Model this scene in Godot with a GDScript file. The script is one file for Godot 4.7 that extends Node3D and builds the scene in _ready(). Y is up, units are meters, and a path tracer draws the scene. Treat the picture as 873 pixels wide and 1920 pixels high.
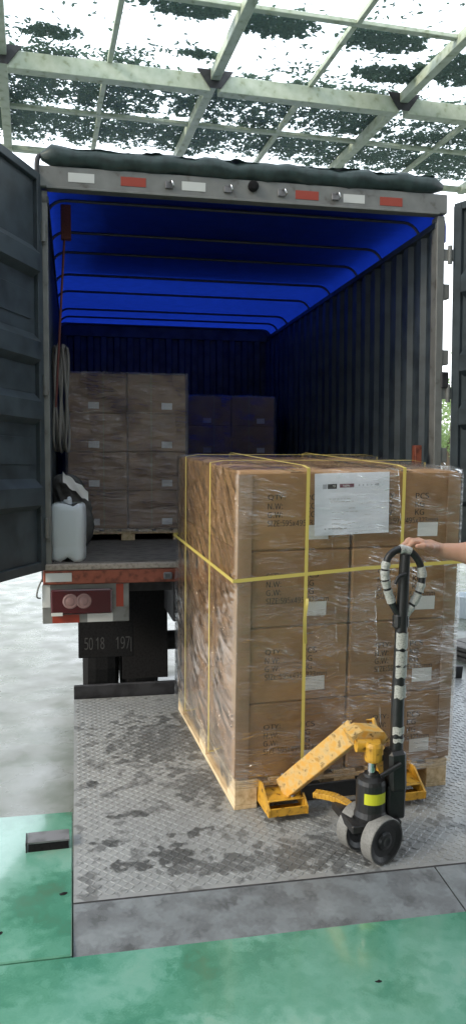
extends Node3D
# A palletised load on a dock lift behind an open box truck, under a leaf-covered canopy.

var M := {}
var rng := RandomNumberGenerator.new()
var used := {}
const FLAT := 0xFFFFFFFF
var TP := Transform3D(Basis(Vector3.UP, deg_to_rad(4.052)), Vector3(0.639, 0, -3.084))      # frame of the pallet load
var TT := Transform3D(Basis(Vector3.RIGHT, deg_to_rad(-3.68)), Vector3(-0.139, 0.804, -4.538))  # frame of the truck: bed floor, inner corner at the tail
var TC := Transform3D()  # frame of the canopy

# ------------------------------------------------------------------ shape helpers
func mb() -> SurfaceTool:
	var st := SurfaceTool.new()
	st.begin(Mesh.PRIMITIVE_TRIANGLES)
	st.set_smooth_group(FLAT)
	return st

func tri(st: SurfaceTool, a: Vector3, b: Vector3, c: Vector3) -> void:   # counter-clockwise seen from outside
	st.add_vertex(a); st.add_vertex(c); st.add_vertex(b)

func quad(st: SurfaceTool, a: Vector3, b: Vector3, c: Vector3, d: Vector3) -> void:
	tri(st, a, b, c); tri(st, a, c, d)

func box(st: SurfaceTool, c: Vector3, s: Vector3, bs := Basis.IDENTITY) -> void:
	var h := s / 2
	var p := []
	for i in 8:
		p.append(c + bs * Vector3(h.x * (1 if i & 1 else -1), h.y * (1 if i & 2 else -1), h.z * (1 if i & 4 else -1)))
	quad(st, p[4], p[5], p[7], p[6]); quad(st, p[1], p[0], p[2], p[3])
	quad(st, p[5], p[1], p[3], p[7]); quad(st, p[0], p[4], p[6], p[2])
	quad(st, p[6], p[7], p[3], p[2]); quad(st, p[0], p[1], p[5], p[4])

func cbox(st: SurfaceTool, c: Vector3, s: Vector3, ch: float, bs := Basis.IDENTITY) -> void:   # box with chamfered edges
	var h := s / 2
	var k := h - Vector3(ch, ch, ch)
	var P := func(sx, sy, sz, ax): return c + bs * Vector3(sx * (h.x if ax == 0 else k.x), sy * (h.y if ax == 1 else k.y), sz * (h.z if ax == 2 else k.z))
	for ax in 3:
		var u := (ax + 1) % 3
		var v := (ax + 2) % 3
		for sg in [-1, 1]:
			var q := []
			for e in [[-1, -1], [1, -1], [1, 1], [-1, 1]]:
				var w := [0, 0, 0]
				w[ax] = sg; w[u] = e[0]; w[v] = e[1]
				q.append(P.call(w[0], w[1], w[2], ax))
			if sg > 0: quad(st, q[0], q[1], q[2], q[3])
			else: quad(st, q[3], q[2], q[1], q[0])
		for su in [-1, 1]:
			for sv in [-1, 1]:   # edge along ax between faces u and v
				var w0 := [0, 0, 0]
				var w1 := [0, 0, 0]
				w0[ax] = -1; w0[u] = su; w0[v] = sv
				w1[ax] = 1; w1[u] = su; w1[v] = sv
				var a = P.call(w0[0], w0[1], w0[2], u)
				var b = P.call(w1[0], w1[1], w1[2], u)
				var d = P.call(w1[0], w1[1], w1[2], v)
				var e2 = P.call(w0[0], w0[1], w0[2], v)
				if su * sv > 0: quad(st, a, e2, d, b)
				else: quad(st, a, b, d, e2)
	for i in 8:
		var sx := 1 if i & 1 else -1
		var sy := 1 if i & 2 else -1
		var sz := 1 if i & 4 else -1
		var a = P.call(sx, sy, sz, 0)
		var b = P.call(sx, sy, sz, 1)
		var d = P.call(sx, sy, sz, 2)
		if sx * sy * sz > 0: tri(st, a, b, d)
		else: tri(st, a, d, b)

func tube(st: SurfaceTool, pts: Array, r, sides := 10, closed := false) -> void:   # r: number or one radius per point
	st.set_smooth_group(0)
	var n := pts.size()
	var rings := []
	var nx := Vector3.ZERO
	for i in n:
		var t: Vector3 = (pts[(i + 1) % n] - pts[(i - 1 + n) % n]) if closed else (pts[mini(i + 1, n - 1)] - pts[maxi(i - 1, 0)])
		t = t.normalized()
		if nx == Vector3.ZERO: nx = t.cross(Vector3.UP if absf(t.y) < 0.9 else Vector3.RIGHT).normalized()
		nx = (nx - t * nx.dot(t)).normalized()
		var ny := t.cross(nx)
		var ring := []
		var rr: float = r[i] if r is Array else r
		for k in sides:
			var a := TAU * k / sides
			ring.append(pts[i] + (nx * cos(a) + ny * sin(a)) * rr)
		rings.append(ring)
	for i in (n if closed else n - 1):
		var A = rings[i]
		var B = rings[(i + 1) % n]
		for k in sides:
			var k2 := (k + 1) % sides
			quad(st, A[k], A[k2], B[k2], B[k])
	if not closed:
		st.set_smooth_group(FLAT)
		for k in sides:
			tri(st, pts[0], rings[0][(k + 1) % sides], rings[0][k])
			tri(st, pts[n - 1], rings[n - 1][k], rings[n - 1][(k + 1) % sides])
	st.set_smooth_group(FLAT)

func lathe(st: SurfaceTool, prof: Array, sides: int, xf := Transform3D.IDENTITY) -> void:   # profile of (radius, height), upwards; axis y
	for i in prof.size() - 1:
		var p: Vector2 = prof[i]
		var q: Vector2 = prof[i + 1]
		for k in sides:
			var a := TAU * k / sides
			var b := TAU * (k + 1) / sides
			var va := Vector3(cos(a), 0, -sin(a))
			var vb := Vector3(cos(b), 0, -sin(b))
			quad(st, xf * (va * p.x + Vector3.UP * p.y), xf * (vb * p.x + Vector3.UP * p.y), xf * (vb * q.x + Vector3.UP * q.y), xf * (va * q.x + Vector3.UP * q.y))

func prism(st: SurfaceTool, poly: Array, axis: Vector3, off: Vector3, ex: Vector3, ey: Vector3) -> void:   # polygon (counter-clockwise in ex, ey, with ex x ey = axis dir) extruded along axis
	var n := poly.size()
	var a := []
	var b := []
	for p in poly:
		var v: Vector3 = off + ex * p.x + ey * p.y
		a.append(v); b.append(v + axis)
	for i in n:
		var j := (i + 1) % n
		quad(st, a[i], a[j], b[j], b[i])
	var idx := Geometry2D.triangulate_polygon(PackedVector2Array(poly))
	for i in range(0, idx.size(), 3):
		var x := idx[i]
		var y := idx[i + 1]
		var z := idx[i + 2]
		var area: float = (poly[y] - poly[x]).cross(poly[z] - poly[x])
		if area < 0:
			var t := y
			y = z; z = t
		tri(st, b[x], b[y], b[z]); tri(st, a[x], a[z], a[y])

func ribbon(st: SurfaceTool, pts: Array, side: Vector3, w: float, th: float, closed := false) -> void:
	var n := pts.size()
	var rings := []
	for i in n:
		var t: Vector3 = (pts[(i + 1) % n] - pts[(i - 1 + n) % n]) if closed else (pts[mini(i + 1, n - 1)] - pts[maxi(i - 1, 0)])
		var nn := side.cross(t.normalized()).normalized()
		rings.append([pts[i] - side * w / 2 - nn * th / 2, pts[i] + side * w / 2 - nn * th / 2, pts[i] + side * w / 2 + nn * th / 2, pts[i] - side * w / 2 + nn * th / 2])
	for i in (n if closed else n - 1):
		var A = rings[i]
		var B = rings[(i + 1) % n]
		for k in 4: quad(st, A[k], A[(k + 1) % 4], B[(k + 1) % 4], B[k])

func smooth_path(ctrl: Array, per := 8, closed := false) -> Array:
	var out := []
	var n := ctrl.size()
	for i in (n if closed else n - 1):
		var p0: Vector3 = ctrl[(i - 1 + n) % n] if closed or i > 0 else ctrl[0]
		var p1: Vector3 = ctrl[i]
		var p2: Vector3 = ctrl[(i + 1) % n]
		var p3: Vector3 = ctrl[(i + 2) % n] if closed or i + 2 < n else ctrl[n - 1]
		for k in per: out.append(p1.cubic_interpolate(p2, p0, p3, float(k) / per))
	if not closed: out.append(ctrl[n - 1])
	return out

# ------------------------------------------------------------------ node helpers
func numbered(called: String) -> String:
	var k: int = used.get(called, -1) + 1
	used[called] = k
	return called if k == 0 else "%s_%03d" % [called, k]

func put(st: SurfaceTool, called: String, m: Material, parent: Node) -> MeshInstance3D:
	st.generate_normals()
	var o := MeshInstance3D.new()
	o.mesh = st.commit()
	return place(o, called, m, parent)

func place(o: MeshInstance3D, called: String, m: Material, parent: Node) -> MeshInstance3D:
	o.material_override = m
	o.name = numbered(called) if parent == self else called
	parent.add_child(o, true)
	return o

func tag(o: Node, label: String, category: String, group := "", kind := "") -> Node:
	if label: o.set_meta("label", label)
	if category: o.set_meta("category", category)
	if group: o.set_meta("group", group)
	if kind: o.set_meta("kind", kind)
	return o

func thing(called: String, label: String, category: String, xf := Transform3D.IDENTITY, group := "", kind := "") -> Node3D:
	var o := Node3D.new()
	o.name = numbered(called)
	add_child(o)
	o.transform = xf
	tag(o, label, category, group, kind)
	return o

func part_box(parent: Node, called: String, m: Material, c: Vector3, s: Vector3, ch := 0.002, bs := Basis.IDENTITY) -> MeshInstance3D:
	var st := mb()
	cbox(st, c, s, ch, bs)
	return put(st, called, m, parent)

# ------------------------------------------------------------------ materials
func lin(r: float, g: float, b: float, a := 1.0) -> Color:
	var c := Color(r, g, b).linear_to_srgb()
	c.a = a
	return c

func mat(called: String, r: float, g: float, b: float, rough := 0.6, metal := 0.0) -> StandardMaterial3D:
	var m := StandardMaterial3D.new()
	m.resource_name = called
	m.albedo_color = lin(r, g, b)
	m.roughness = rough
	m.metallic = metal
	M[called] = m
	return m

func noise_tex(sd: int, freq: float, ramp: Array, octaves := 5, size := 512, warp := 0.0) -> NoiseTexture2D:
	var n := FastNoiseLite.new()
	n.seed = sd
	n.frequency = freq
	n.noise_type = FastNoiseLite.TYPE_SIMPLEX_SMOOTH
	n.fractal_octaves = octaves
	if warp > 0:
		n.domain_warp_enabled = true
		n.domain_warp_amplitude = warp
	var t := NoiseTexture2D.new()
	t.width = size; t.height = size
	t.seamless = true
	t.noise = n
	if ramp.size():
		var g := Gradient.new()
		var offs := PackedFloat32Array()
		var cols := PackedColorArray()
		for r in ramp:
			offs.append(r[0]); cols.append(r[1])
		g.offsets = offs
		g.colors = cols
		t.color_ramp = g
	return t

func gray(v: float) -> Color: return Color(v, v, v)

func wear(m: StandardMaterial3D, tex: Texture2D, scale: float, world := true) -> StandardMaterial3D:
	m.albedo_texture = tex
	m.uv1_triplanar = true
	m.uv1_world_triplanar = world
	m.uv1_scale = Vector3.ONE * scale
	return m

func crease_map() -> ImageTexture:   # stretched creases and pulls of the wrap, about 1.2 m by 1.4 m
	var a := FastNoiseLite.new()
	a.seed = 61; a.frequency = 1.0; a.fractal_octaves = 3; a.fractal_type = FastNoiseLite.FRACTAL_RIDGED
	var b := FastNoiseLite.new()
	b.seed = 62; b.frequency = 1.0; b.fractal_octaves = 3
	var c := FastNoiseLite.new()
	c.seed = 63; c.frequency = 1.0; c.fractal_octaves = 2
	var im := Image.create(512, 1024, false, Image.FORMAT_RF)
	for y in 1024:
		var v := y / 1024.0 * 1.4
		for x in 512:
			var u := x / 512.0 * 1.2
			var w := v + 0.03 * b.get_noise_2d(u * 2.5, v * 2.5)
			var mask := smoothstep(0.02, 0.5, c.get_noise_2d(u * 2.6, v * 5.0))
			var r := pow(clampf(a.get_noise_2d(u * 2.2, w * 26.0) * 0.5 + 0.5, 0.0, 1.0), 5.0)
			var s := pow(clampf(a.get_noise_2d(u * 7.0 + 40.0, w * 70.0) * 0.5 + 0.5, 0.0, 1.0), 5.0)
			var h := 0.35 + 0.12 * b.get_noise_2d(u * 3.0, w * 14.0) + mask * (0.38 * r + 0.2 * s) + 0.05 * r
			im.set_pixel(x, y, Color(h, h, h))
	im.bump_map_to_normal_map(42.0)
	return ImageTexture.create_from_image(im)

func make_materials() -> void:
	var blot := noise_tex(3, 0.012, [[0.0, gray(0.62)], [0.42, gray(0.86)], [0.6, gray(0.97)], [1.0, gray(1.0)]])
	var fine := noise_tex(11, 0.05, [[0.0, gray(0.7)], [0.5, gray(0.95)], [1.0, gray(1.0)]])
	# green painted floor: paint with scuffed, dusty patches
	wear(mat("green_paint", 1, 1, 1, 0.3), noise_tex(21, 0.008, [[0.0, Color(0.3, 0.45, 0.36)], [0.22, Color(0.26, 0.49, 0.4)], [0.42, Color(0.33, 0.55, 0.46)], [0.58, Color(0.38, 0.59, 0.51)], [0.75, Color(0.44, 0.63, 0.56)], [1.0, Color(0.52, 0.64, 0.57)]], 9, 1024, 60.0), 0.3)
	M.green_paint.roughness_texture = noise_tex(22, 0.012, [[0.0, gray(0.5)], [0.5, gray(0.8)], [1.0, gray(1.0)]], 7)
	M.green_paint.roughness = 0.26
	M.green_paint.metallic_specular = 0.7
	M.green_paint.clearcoat_enabled = true
	M.green_paint.clearcoat = 1.0
	M.green_paint.clearcoat_roughness = 0.08
	wear(mat("yard_concrete", 1, 1, 1, 0.55), noise_tex(31, 0.01, [[0.0, Color(0.31, 0.33, 0.27)], [0.3, Color(0.38, 0.4, 0.35)], [0.55, Color(0.45, 0.46, 0.43)], [1.0, Color(0.52, 0.53, 0.52)]], 9, 1024, 40.0), 0.22)
	M.yard_concrete.roughness_texture = noise_tex(32, 0.02, [[0.0, gray(0.35)], [0.4, gray(0.5)], [0.6, gray(0.65)], [1.0, gray(0.85)]], 9)
	M.yard_concrete.heightmap_enabled = true
	M.yard_concrete.heightmap_texture = noise_tex(33, 0.12, [], 5)
	M.yard_concrete.heightmap_scale = 0.08
	wear(mat("hall_concrete", 0.4, 0.38, 0.35, 0.5), blot, 0.5)  # hall floor out of view, made grey to cut green bounce light
	wear(mat("steel_edge", 0.2, 0.2, 0.21, 0.5, 0.3), blot, 1.3)
	wear(mat("dark_steel", 0.05, 0.05, 0.055, 0.5, 0.2), blot, 1.3)
	wear(mat("black_rubber", 0.018, 0.018, 0.019, 0.95), fine, 2.0)
	M.black_rubber.metallic_specular = 0.25
	wear(mat("door_paint", 0.058, 0.076, 0.088, 0.42), blot, 0.8)
	M.wall_steel = M.door_paint
	mat("bow_steel", 0.06, 0.065, 0.08, 0.4, 0.4)
	wear(mat("header_paint", 0.21, 0.215, 0.205, 0.5), noise_tex(41, 0.02, [[0.0, Color(0.62, 0.58, 0.54)], [0.25, gray(0.88)], [1.0, gray(1.0)]]), 0.7)
	wear(mat("bed_wood", 0.17, 0.155, 0.14, 0.75), noise_tex(42, 0.02, [[0.0, gray(0.55)], [0.5, gray(0.9)], [1.0, gray(1.0)]]), 1.0)
	wear(mat("sill_red", 0.3, 0.085, 0.05, 0.55), noise_tex(43, 0.02, [[0.0, Color(0.55, 0.5, 0.5)], [0.45, Color(0.92, 0.9, 0.88)], [1.0, Color(1, 1, 1)]]), 1.5)
	wear(mat("sill_pale", 0.42, 0.36, 0.31, 0.7), fine, 1.5)
	wear(mat("rust_red", 0.13, 0.035, 0.028, 0.7), fine, 3.0)
	mat("tape_white", 0.55, 0.56, 0.54, 0.35)
	mat("tape_red", 0.3, 0.045, 0.025, 0.35)
	mat("tape_gray", 0.33, 0.34, 0.36, 0.4)
	mat("lamp_red", 0.055, 0.006, 0.009, 0.12)
	mat("lamp_disc", 0.26, 0.16, 0.155, 0.15)
	mat("plate_ink", 0.055, 0.055, 0.055, 0.6)
	var tarp := mat("blue_tarp", 0.008, 0.036, 0.4, 0.5)
	tarp.backlight_enabled = true
	tarp.backlight = lin(1, 1, 1)
	wear(tarp, noise_tex(45, 0.02, [[0.0, gray(0.86)], [1.0, gray(1.0)]]), 0.8)
	wear(mat("roll_tarp", 0.035, 0.06, 0.058, 0.42), blot, 2.0)
	wear(mat("cover_sheet", 0.07, 0.13, 0.125, 0.35), blot, 2.0)
	wear(mat("carton", 0.42, 0.24, 0.1, 0.72), noise_tex(51, 0.01, [[0.0, Color(0.84, 0.82, 0.8)], [0.5, Color(0.94, 0.93, 0.92)], [1.0, gray(1.0)]]), 1.0)
	wear(mat("carton_dark", 0.37, 0.21, 0.09, 0.72), noise_tex(52, 0.01, [[0.0, Color(0.82, 0.8, 0.78)], [0.5, Color(0.93, 0.92, 0.91)], [1.0, gray(1.0)]]), 1.0)
	wear(mat("edge_board", 0.38, 0.235, 0.125, 0.7), noise_tex(53, 0.01, [[0.0, gray(0.86)], [1.0, gray(1.0)]]), 1.0)
	mat("carton_tape", 0.36, 0.25, 0.14, 0.25)
	mat("label_paper", 0.8, 0.8, 0.78, 0.6)
	mat("sheet_paper", 0.8, 0.82, 0.88, 0.55)
	mat("print_ink", 0.015, 0.012, 0.01, 0.8)
	mat("print_gray", 0.42, 0.43, 0.47, 0.8)
	mat("print_red", 0.14, 0.02, 0.045, 0.7)
	mat("print_pale", 0.6, 0.6, 0.62, 0.7)
	mat("strap_dull", 0.3, 0.25, 0.11, 0.5)
	mat("strap_yellow", 0.62, 0.5, 0.13, 0.35)
	wear(mat("pallet_wood", 1, 1, 1, 0.75), noise_tex(55, 0.01, [[0.0, Color(0.68, 0.57, 0.43)], [0.5, Color(0.82, 0.73, 0.58)], [1.0, Color(0.9, 0.82, 0.69)]], 5), 1.0)
	M.pallet_wood.uv1_scale = Vector3(5, 5, 0.8)
	M.pallet_wood.uv1_world_triplanar = false
	# stretch film: clear sheet, its creases in the normal map
	var crease := crease_map()
	var film := mat("stretch_film", 0.8, 0.8, 0.8, 0.07)
	film.transparency = BaseMaterial3D.TRANSPARENCY_ALPHA
	film.albedo_color = lin(0.8, 0.8, 0.8, 0.05)
	film.normal_enabled = true
	film.normal_texture = crease
	film.normal_scale = 1.0
	film.albedo_color = lin(0.8, 0.8, 0.8, 0.006)
	wear(mat("jack_yellow", 0.62, 0.34, 0.035, 0.42), noise_tex(65, 0.035, [[0.0, Color(0.3, 0.28, 0.28)], [0.2, Color(0.5, 0.47, 0.47)], [0.25, Color(0.9, 0.88, 0.88)], [0.6, gray(1.0)], [1.0, Color(1, 1, 1)]], 4), 1.6)
	wear(mat("jack_worn", 0.72, 0.5, 0.2, 0.45), noise_tex(66, 0.03, [[0.0, Color(0.3, 0.28, 0.26)], [0.2, Color(0.42, 0.4, 0.38)], [0.24, Color(0.85, 0.84, 0.86)], [0.4, Color(0.93, 0.94, 0.99)], [0.6, Color(0.96, 0.86, 0.62)], [1.0, Color(0.96, 0.8, 0.4)]], 6), 1.4)
	wear(mat("jack_black", 0.02, 0.02, 0.021, 0.4), fine, 3.0)
	mat("chrome", 0.6, 0.6, 0.6, 0.18, 1.0)
	wear(mat("wheel_tread", 0.24, 0.235, 0.22, 0.55), fine, 4.0)
	wear(mat("white_wrap", 0.6, 0.6, 0.56, 0.5), noise_tex(67, 0.05, [[0.0, gray(0.45)], [0.4, gray(0.85)], [1.0, gray(1.0)]]), 5.0)
	mat("sticker_yellow", 0.6, 0.62, 0.03, 0.45)
	var can := mat("can_plastic", 0.68, 0.74, 0.78, 0.4)
	can.backlight_enabled = true
	can.backlight = lin(0.5, 0.5, 0.5)
	wear(mat("sack_cloth", 0.1, 0.1, 0.095, 0.85), blot, 3.0)
	wear(mat("rope_fibre", 0.26, 0.25, 0.23, 0.85), fine, 6.0)
	wear(mat("canopy_paint", 0.56, 0.61, 0.51, 0.5), noise_tex(71, 0.02, [[0.0, Color(0.6, 0.62, 0.5)], [0.35, Color(0.9, 0.92, 0.88)], [1.0, gray(1.0)]], 6), 0.8)
	var pane := mat("canopy_sheet", 0.7, 0.9, 0.82, 0.55)
	pane.transparency = BaseMaterial3D.TRANSPARENCY_ALPHA
	pane.albedo_color = lin(0.5, 0.75, 0.65, 0.1)
	wear(mat("dead_leaf", 0.1, 0.135, 0.115, 0.7), fine, 1.0)
	M.dead_leaf.backlight_enabled = true
	M.dead_leaf.backlight = lin(0.5, 0.55, 0.5)
	mat("skin", 0.45, 0.25, 0.17, 0.5)
	M.skin.subsurf_scatter_enabled = true
	M.skin.subsurf_scatter_strength = 0.15
	mat("shirt", 0.06, 0.07, 0.1, 0.85)
	mat("trousers", 0.03, 0.03, 0.035, 0.85)
	mat("hair", 0.012, 0.01, 0.009, 0.6)
	mat("bark", 0.12, 0.09, 0.065, 0.85)
	var lf := mat("leaf_green", 0.07, 0.13, 0.035, 0.6)
	lf.backlight_enabled = true
	lf.backlight = lin(0.5, 0.6, 0.3)
	wear(mat("warehouse_wall", 0.46, 0.43, 0.38, 0.7), blot, 0.5)

# ------------------------------------------------------------------ _ready
func _ready() -> void:
	rng.seed = 20240611
	var cam := Camera3D.new()
	cam.name = "camera"
	add_child(cam)
	cam.position = Vector3(0, 1.6375, 0)
	cam.rotation_degrees = Vector3(-6.807, -11.304, 0.775)
	cam.fov = 65.79
	cam.near = 0.05
	cam.far = 1200
	var env := Environment.new()
	env.background_mode = Environment.BG_SKY
	var sky := Sky.new()
	var sm := ProceduralSkyMaterial.new()
	sm.sky_top_color = Color(0.86, 0.9, 0.95)
	sm.sky_horizon_color = Color(0.95, 0.97, 0.98)
	sm.ground_horizon_color = Color(0.8, 0.8, 0.8)
	sm.ground_bottom_color = Color(0.5, 0.5, 0.5)
	sm.sky_energy_multiplier = 1.0
	sky.sky_material = sm
	env.sky = sky
	env.background_energy_multiplier = 1.0
	env.tonemap_mode = Environment.TONE_MAPPER_LINEAR
	env.tonemap_exposure = 3.15
	env.sdfgi_enabled = true
	env.ssao_enabled = true
	env.ssil_enabled = true
	var we := WorldEnvironment.new()
	we.name = "environment"
	we.environment = env
	add_child(we)
	var sun := DirectionalLight3D.new()
	sun.name = "sun"
	add_child(sun)
	sun.look_at_from_position(Vector3(-0.79, 0.56, 0.30) * 10.0, Vector3.ZERO, Vector3.UP)
	sun.light_energy = 0.36
	sun.light_angular_distance = 16.0
	sun.light_color = Color(1.0, 0.95, 0.87)
	sun.shadow_enabled = true

	make_materials()
	build_ground()
	build_lift()
	build_canopy()
	build_truck()
	build_truck_cargo()
	build_load()
	build_jack()
	build_person()
	build_surroundings()
	add_scraps()

# ------------------------------------------------------------------ ground
func yard_y(z: float) -> float:
	return -0.262 if z > -3.2 else -0.262 + (maxf(z, -18.0) + 3.2) * 0.0643

func build_ground() -> void:
	var st := mb()
	var zs := [400.0, 20.0, -3.2, -6.0, -9.0, -12.0, -15.0, -18.0, -40.0, -120.0, -500.0]
	var xs := [-500.0, -60.0, -10.0, 0.0, 10.0, 60.0, 500.0]
	for i in zs.size() - 1:
		for j in xs.size() - 1:
			quad(st, Vector3(xs[j], yard_y(zs[i]), zs[i]), Vector3(xs[j + 1], yard_y(zs[i]), zs[i]), Vector3(xs[j + 1], yard_y(zs[i + 1]), zs[i + 1]), Vector3(xs[j], yard_y(zs[i + 1]), zs[i + 1]))
	tag(put(st, "yard_ground", M.yard_concrete, self), "", "", "", "structure")
	# raised dock floor with the notch that holds the lift
	for d in [["dock_floor", M.green_paint, -9.0, 9.0, -2.288, -0.4], ["hall_floor", M.hall_concrete, -9.0, 9.0, -0.392, 7.0], ["dock_apron", M.green_paint, -9.0, -0.024, -3.2, -2.296], ["dock_apron", M.green_paint, 2.46, 9.0, -3.2, -2.298]]:
		var s := mb()
		cbox(s, Vector3((d[2] + d[3]) / 2, -0.129, (d[4] + d[5]) / 2), Vector3(d[3] - d[2], 0.25, d[5] - d[4]), 0.004)
		tag(put(s, d[0], d[1], self), "", "", "", "structure")

func build_lift() -> void:
	var t := thing("dock_lift", "grey tread plate lift platform set into the green dock floor", "lift platform", Transform3D(Basis.IDENTITY, Vector3(0, -0.25, 0)))
	var up := Vector3(0, 0.25, 0)
	# deck plate with its own stained colour, laid out in deck coordinates
	var W := 2.44
	var D := 1.965
	var im := Image.create(1024, 824, false, Image.FORMAT_RGB8)
	var n1 := FastNoiseLite.new()
	n1.seed = 5; n1.frequency = 1.6; n1.fractal_octaves = 5
	var n2 := FastNoiseLite.new()
	n2.seed = 9; n2.frequency = 14.0; n2.fractal_octaves = 4
	var n3 := FastNoiseLite.new()
	n3.seed = 15; n3.frequency = 5.0; n3.fractal_octaves = 5
	var stains := [[0.33, -2.80, 0.10, 0.07], [0.20, -2.74, 0.09, 0.04], [0.42, -2.93, 0.09, 0.03], [0.5, -2.95, 0.07, 0.025], [0.06, -3.42, 0.035, 0.035], [0.12, -2.92, 0.06, 0.03], [0.22, -3.12, 0.1, 0.03], [0.55, -3.35, 0.14, 0.22], [0.45, -3.85, 0.28, 0.3], [0.6, -2.7, 0.3, 0.06], [0.95, -2.72, 0.3, 0.12]]
	for y in 824:
		var z := -4.52 + D * y / 824.0
		for x in 1024:
			var X := -0.02 + W * x / 1024.0
			var a := n1.get_noise_2d(X, z)
			var b := n2.get_noise_2d(X, z)
			var c := n3.get_noise_2d(X, z)
			var v := 0.58 + a * 0.06 + b * 0.04 + c * 0.03
			var dirt := 0.7 * smoothstep(0.2, 0.6, c + a * 0.4 + b * 0.7)
			for s in stains:
				var q: float = pow((X - s[0]) / s[2], 2) + pow((z - s[1]) / s[3], 2)
				if q < 3.0: dirt = maxf(dirt, (1.0 if s[2] < 0.11 else 0.75) * smoothstep(1.2, 0.6, q + c * 1.6 + b * 1.9 + 0.25))
			v = lerpf(v, 0.29 + b * 0.06, dirt * 0.8)
			im.set_pixel(x, y, Color(v * 0.985, v * 1.0, v * 1.0))
	var dm := mat("tread_plate", 1, 1, 1, 0.36, 0.15)
	dm.albedo_texture = ImageTexture.create_from_image(im)
	dm.roughness_texture = noise_tex(16, 0.02, [[0.0, gray(0.8)], [1.0, gray(1.0)]])
	dm.roughness = 0.42
	var st := mb()
	var a0 := Vector3(-0.02, 0, -4.52) + up
	st.set_uv(Vector2(0, 0))
	for tr in [[[0, 1], [1, 1], [1, 0]], [[0, 1], [1, 0], [0, 0]]]:
		for k in [0, 2, 1]:
			var uv := Vector2(tr[k][0], tr[k][1])
			st.set_uv(uv)
			st.add_vertex(a0 + Vector3(uv.x * W, 0, uv.y * D))
	put(st, "deck_plate", dm, t)
	st = mb()
	box(st, Vector3(-0.02 + W / 2, -0.005, -4.52 + D / 2) + up, Vector3(W, 0.008, D))
	box(st, Vector3(-0.02 + 0.008, -0.07, -4.52 + D / 2) + up, Vector3(0.012, 0.12, D - 0.004))
	box(st, Vector3(-0.02 + W - 0.006, -0.07, -4.52 + D / 2) + up, Vector3(0.012, 0.12, D - 0.004))
	box(st, Vector3(-0.02 + W / 2, -0.07, -4.512) + up, Vector3(W - 0.03, 0.12, 0.012))
	put(st, "deck_frame", M.steel_edge, t)
	# tread lugs: low ridges in alternating directions
	var lug := mb()
	var hx := 0.0125
	var hz := 0.0038
	var e := [Vector3(-hx, 0, 0), Vector3(0, 0, hz), Vector3(hx, 0, 0), Vector3(0, 0, -hz)]
	var r0 := Vector3(-hx * 0.45, 0.0019, 0)
	var r1 := Vector3(hx * 0.45, 0.0019, 0)
	tri(lug, e[0], e[1], r0); tri(lug, e[1], r1, r0); tri(lug, e[1], e[2], r1)
	tri(lug, e[2], e[3], r1); tri(lug, e[3], r0, r1); tri(lug, e[3], e[0], r0)
	lug.generate_normals()
	var lm := lug.commit()
	mat("tread_lug", 1, 1, 1, 0.42, 0.15)
	M.tread_lug.vertex_color_use_as_albedo = true
	lm.surface_set_material(0, M.tread_lug)
	var mm := MultiMesh.new()
	mm.transform_format = MultiMesh.TRANSFORM_3D
	mm.use_colors = true
	mm.mesh = lm
	var xf := []
	var nx := int(W / 0.0225)
	var nz := int(D / 0.0225)
	for i in range(1, nx):
		for j in range(1, nz):
			if rng.randf() < 0.05: continue
			var ang := PI / 4 if (i + j) % 2 == 0 else -PI / 4
			xf.append(Transform3D(Basis(Vector3.UP, ang + rng.randf_range(-0.06, 0.06)), Vector3(-0.02 + i * 0.0225, 0.0004, -4.52 + j * 0.0225) + up))
	mm.instance_count = xf.size()
	for i in xf.size():
		mm.set_instance_transform(i, xf[i])
		var o: Vector3 = xf[i].origin
		var pc := im.get_pixel(clampi(int((o.x + 0.02) / W * 1024), 0, 1023), clampi(int((o.z + 4.52) / D * 824), 0, 823)).srgb_to_linear()
		mm.set_instance_color(i, Color(pc.r * 0.97, pc.g * 0.97, pc.b * 0.97))
	var mi := MultiMeshInstance3D.new()
	mi.multimesh = mm
	mi.name = "tread_lugs"
	t.add_child(mi)
	mi.set_meta("kind", "stuff")
	# smooth hinged ramp plates along the dock side
	wear(mat("ramp_plate", 1, 1, 1, 0.45, 0.15), noise_tex(18, 0.012, [[0.0, Color(0.26, 0.27, 0.27)], [0.3, Color(0.4, 0.41, 0.42)], [0.6, Color(0.47, 0.49, 0.5)], [1.0, Color(0.54, 0.56, 0.57)]], 9, 1024, 60.0), 0.6)
	for p in [[-0.02, 1.283], [1.289, 2.42]]:
		var s := mb()
		prism(s, [Vector2(-2.548, -0.012), Vector2(-2.304, -0.03), Vector2(-2.302, -0.018), Vector2(-2.548, -0.002)].map(func(q): return Vector2(-q.x, q.y)).slice(0), Vector3(p[1] - p[0], 0, 0), Vector3(p[0], 0, 0) + up, Vector3(0, 0, -1), Vector3(0, 1, 0))
		put(s, "ramp_plate", M.ramp_plate, t)
	st = mb()
	tube(st, [Vector3(-0.018, -0.008, -2.552) + up, Vector3(2.415, -0.008, -2.552) + up], 0.006, 8)
	put(st, "hinge_rod", M.dark_steel, t)
	part_box(t, "rear_lip", M.dark_steel, Vector3(-0.02 + W / 2, 0.035, -4.545) + up, Vector3(W, 0.085, 0.02), 0.003, Basis(Vector3.RIGHT, 0.12))
	# scissor frame below the deck
	for x in [0.25, 2.1]:
		part_box(t, "scissor_arm", M.dark_steel, Vector3(x, -0.16, -3.5) + up, Vector3(0.06, 0.08, 1.7), 0.004)
	part_box(t, "base_frame", M.dark_steel, Vector3(1.2, -0.226, -3.5) + up, Vector3(2.1, 0.04, 1.8), 0.004)
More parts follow.
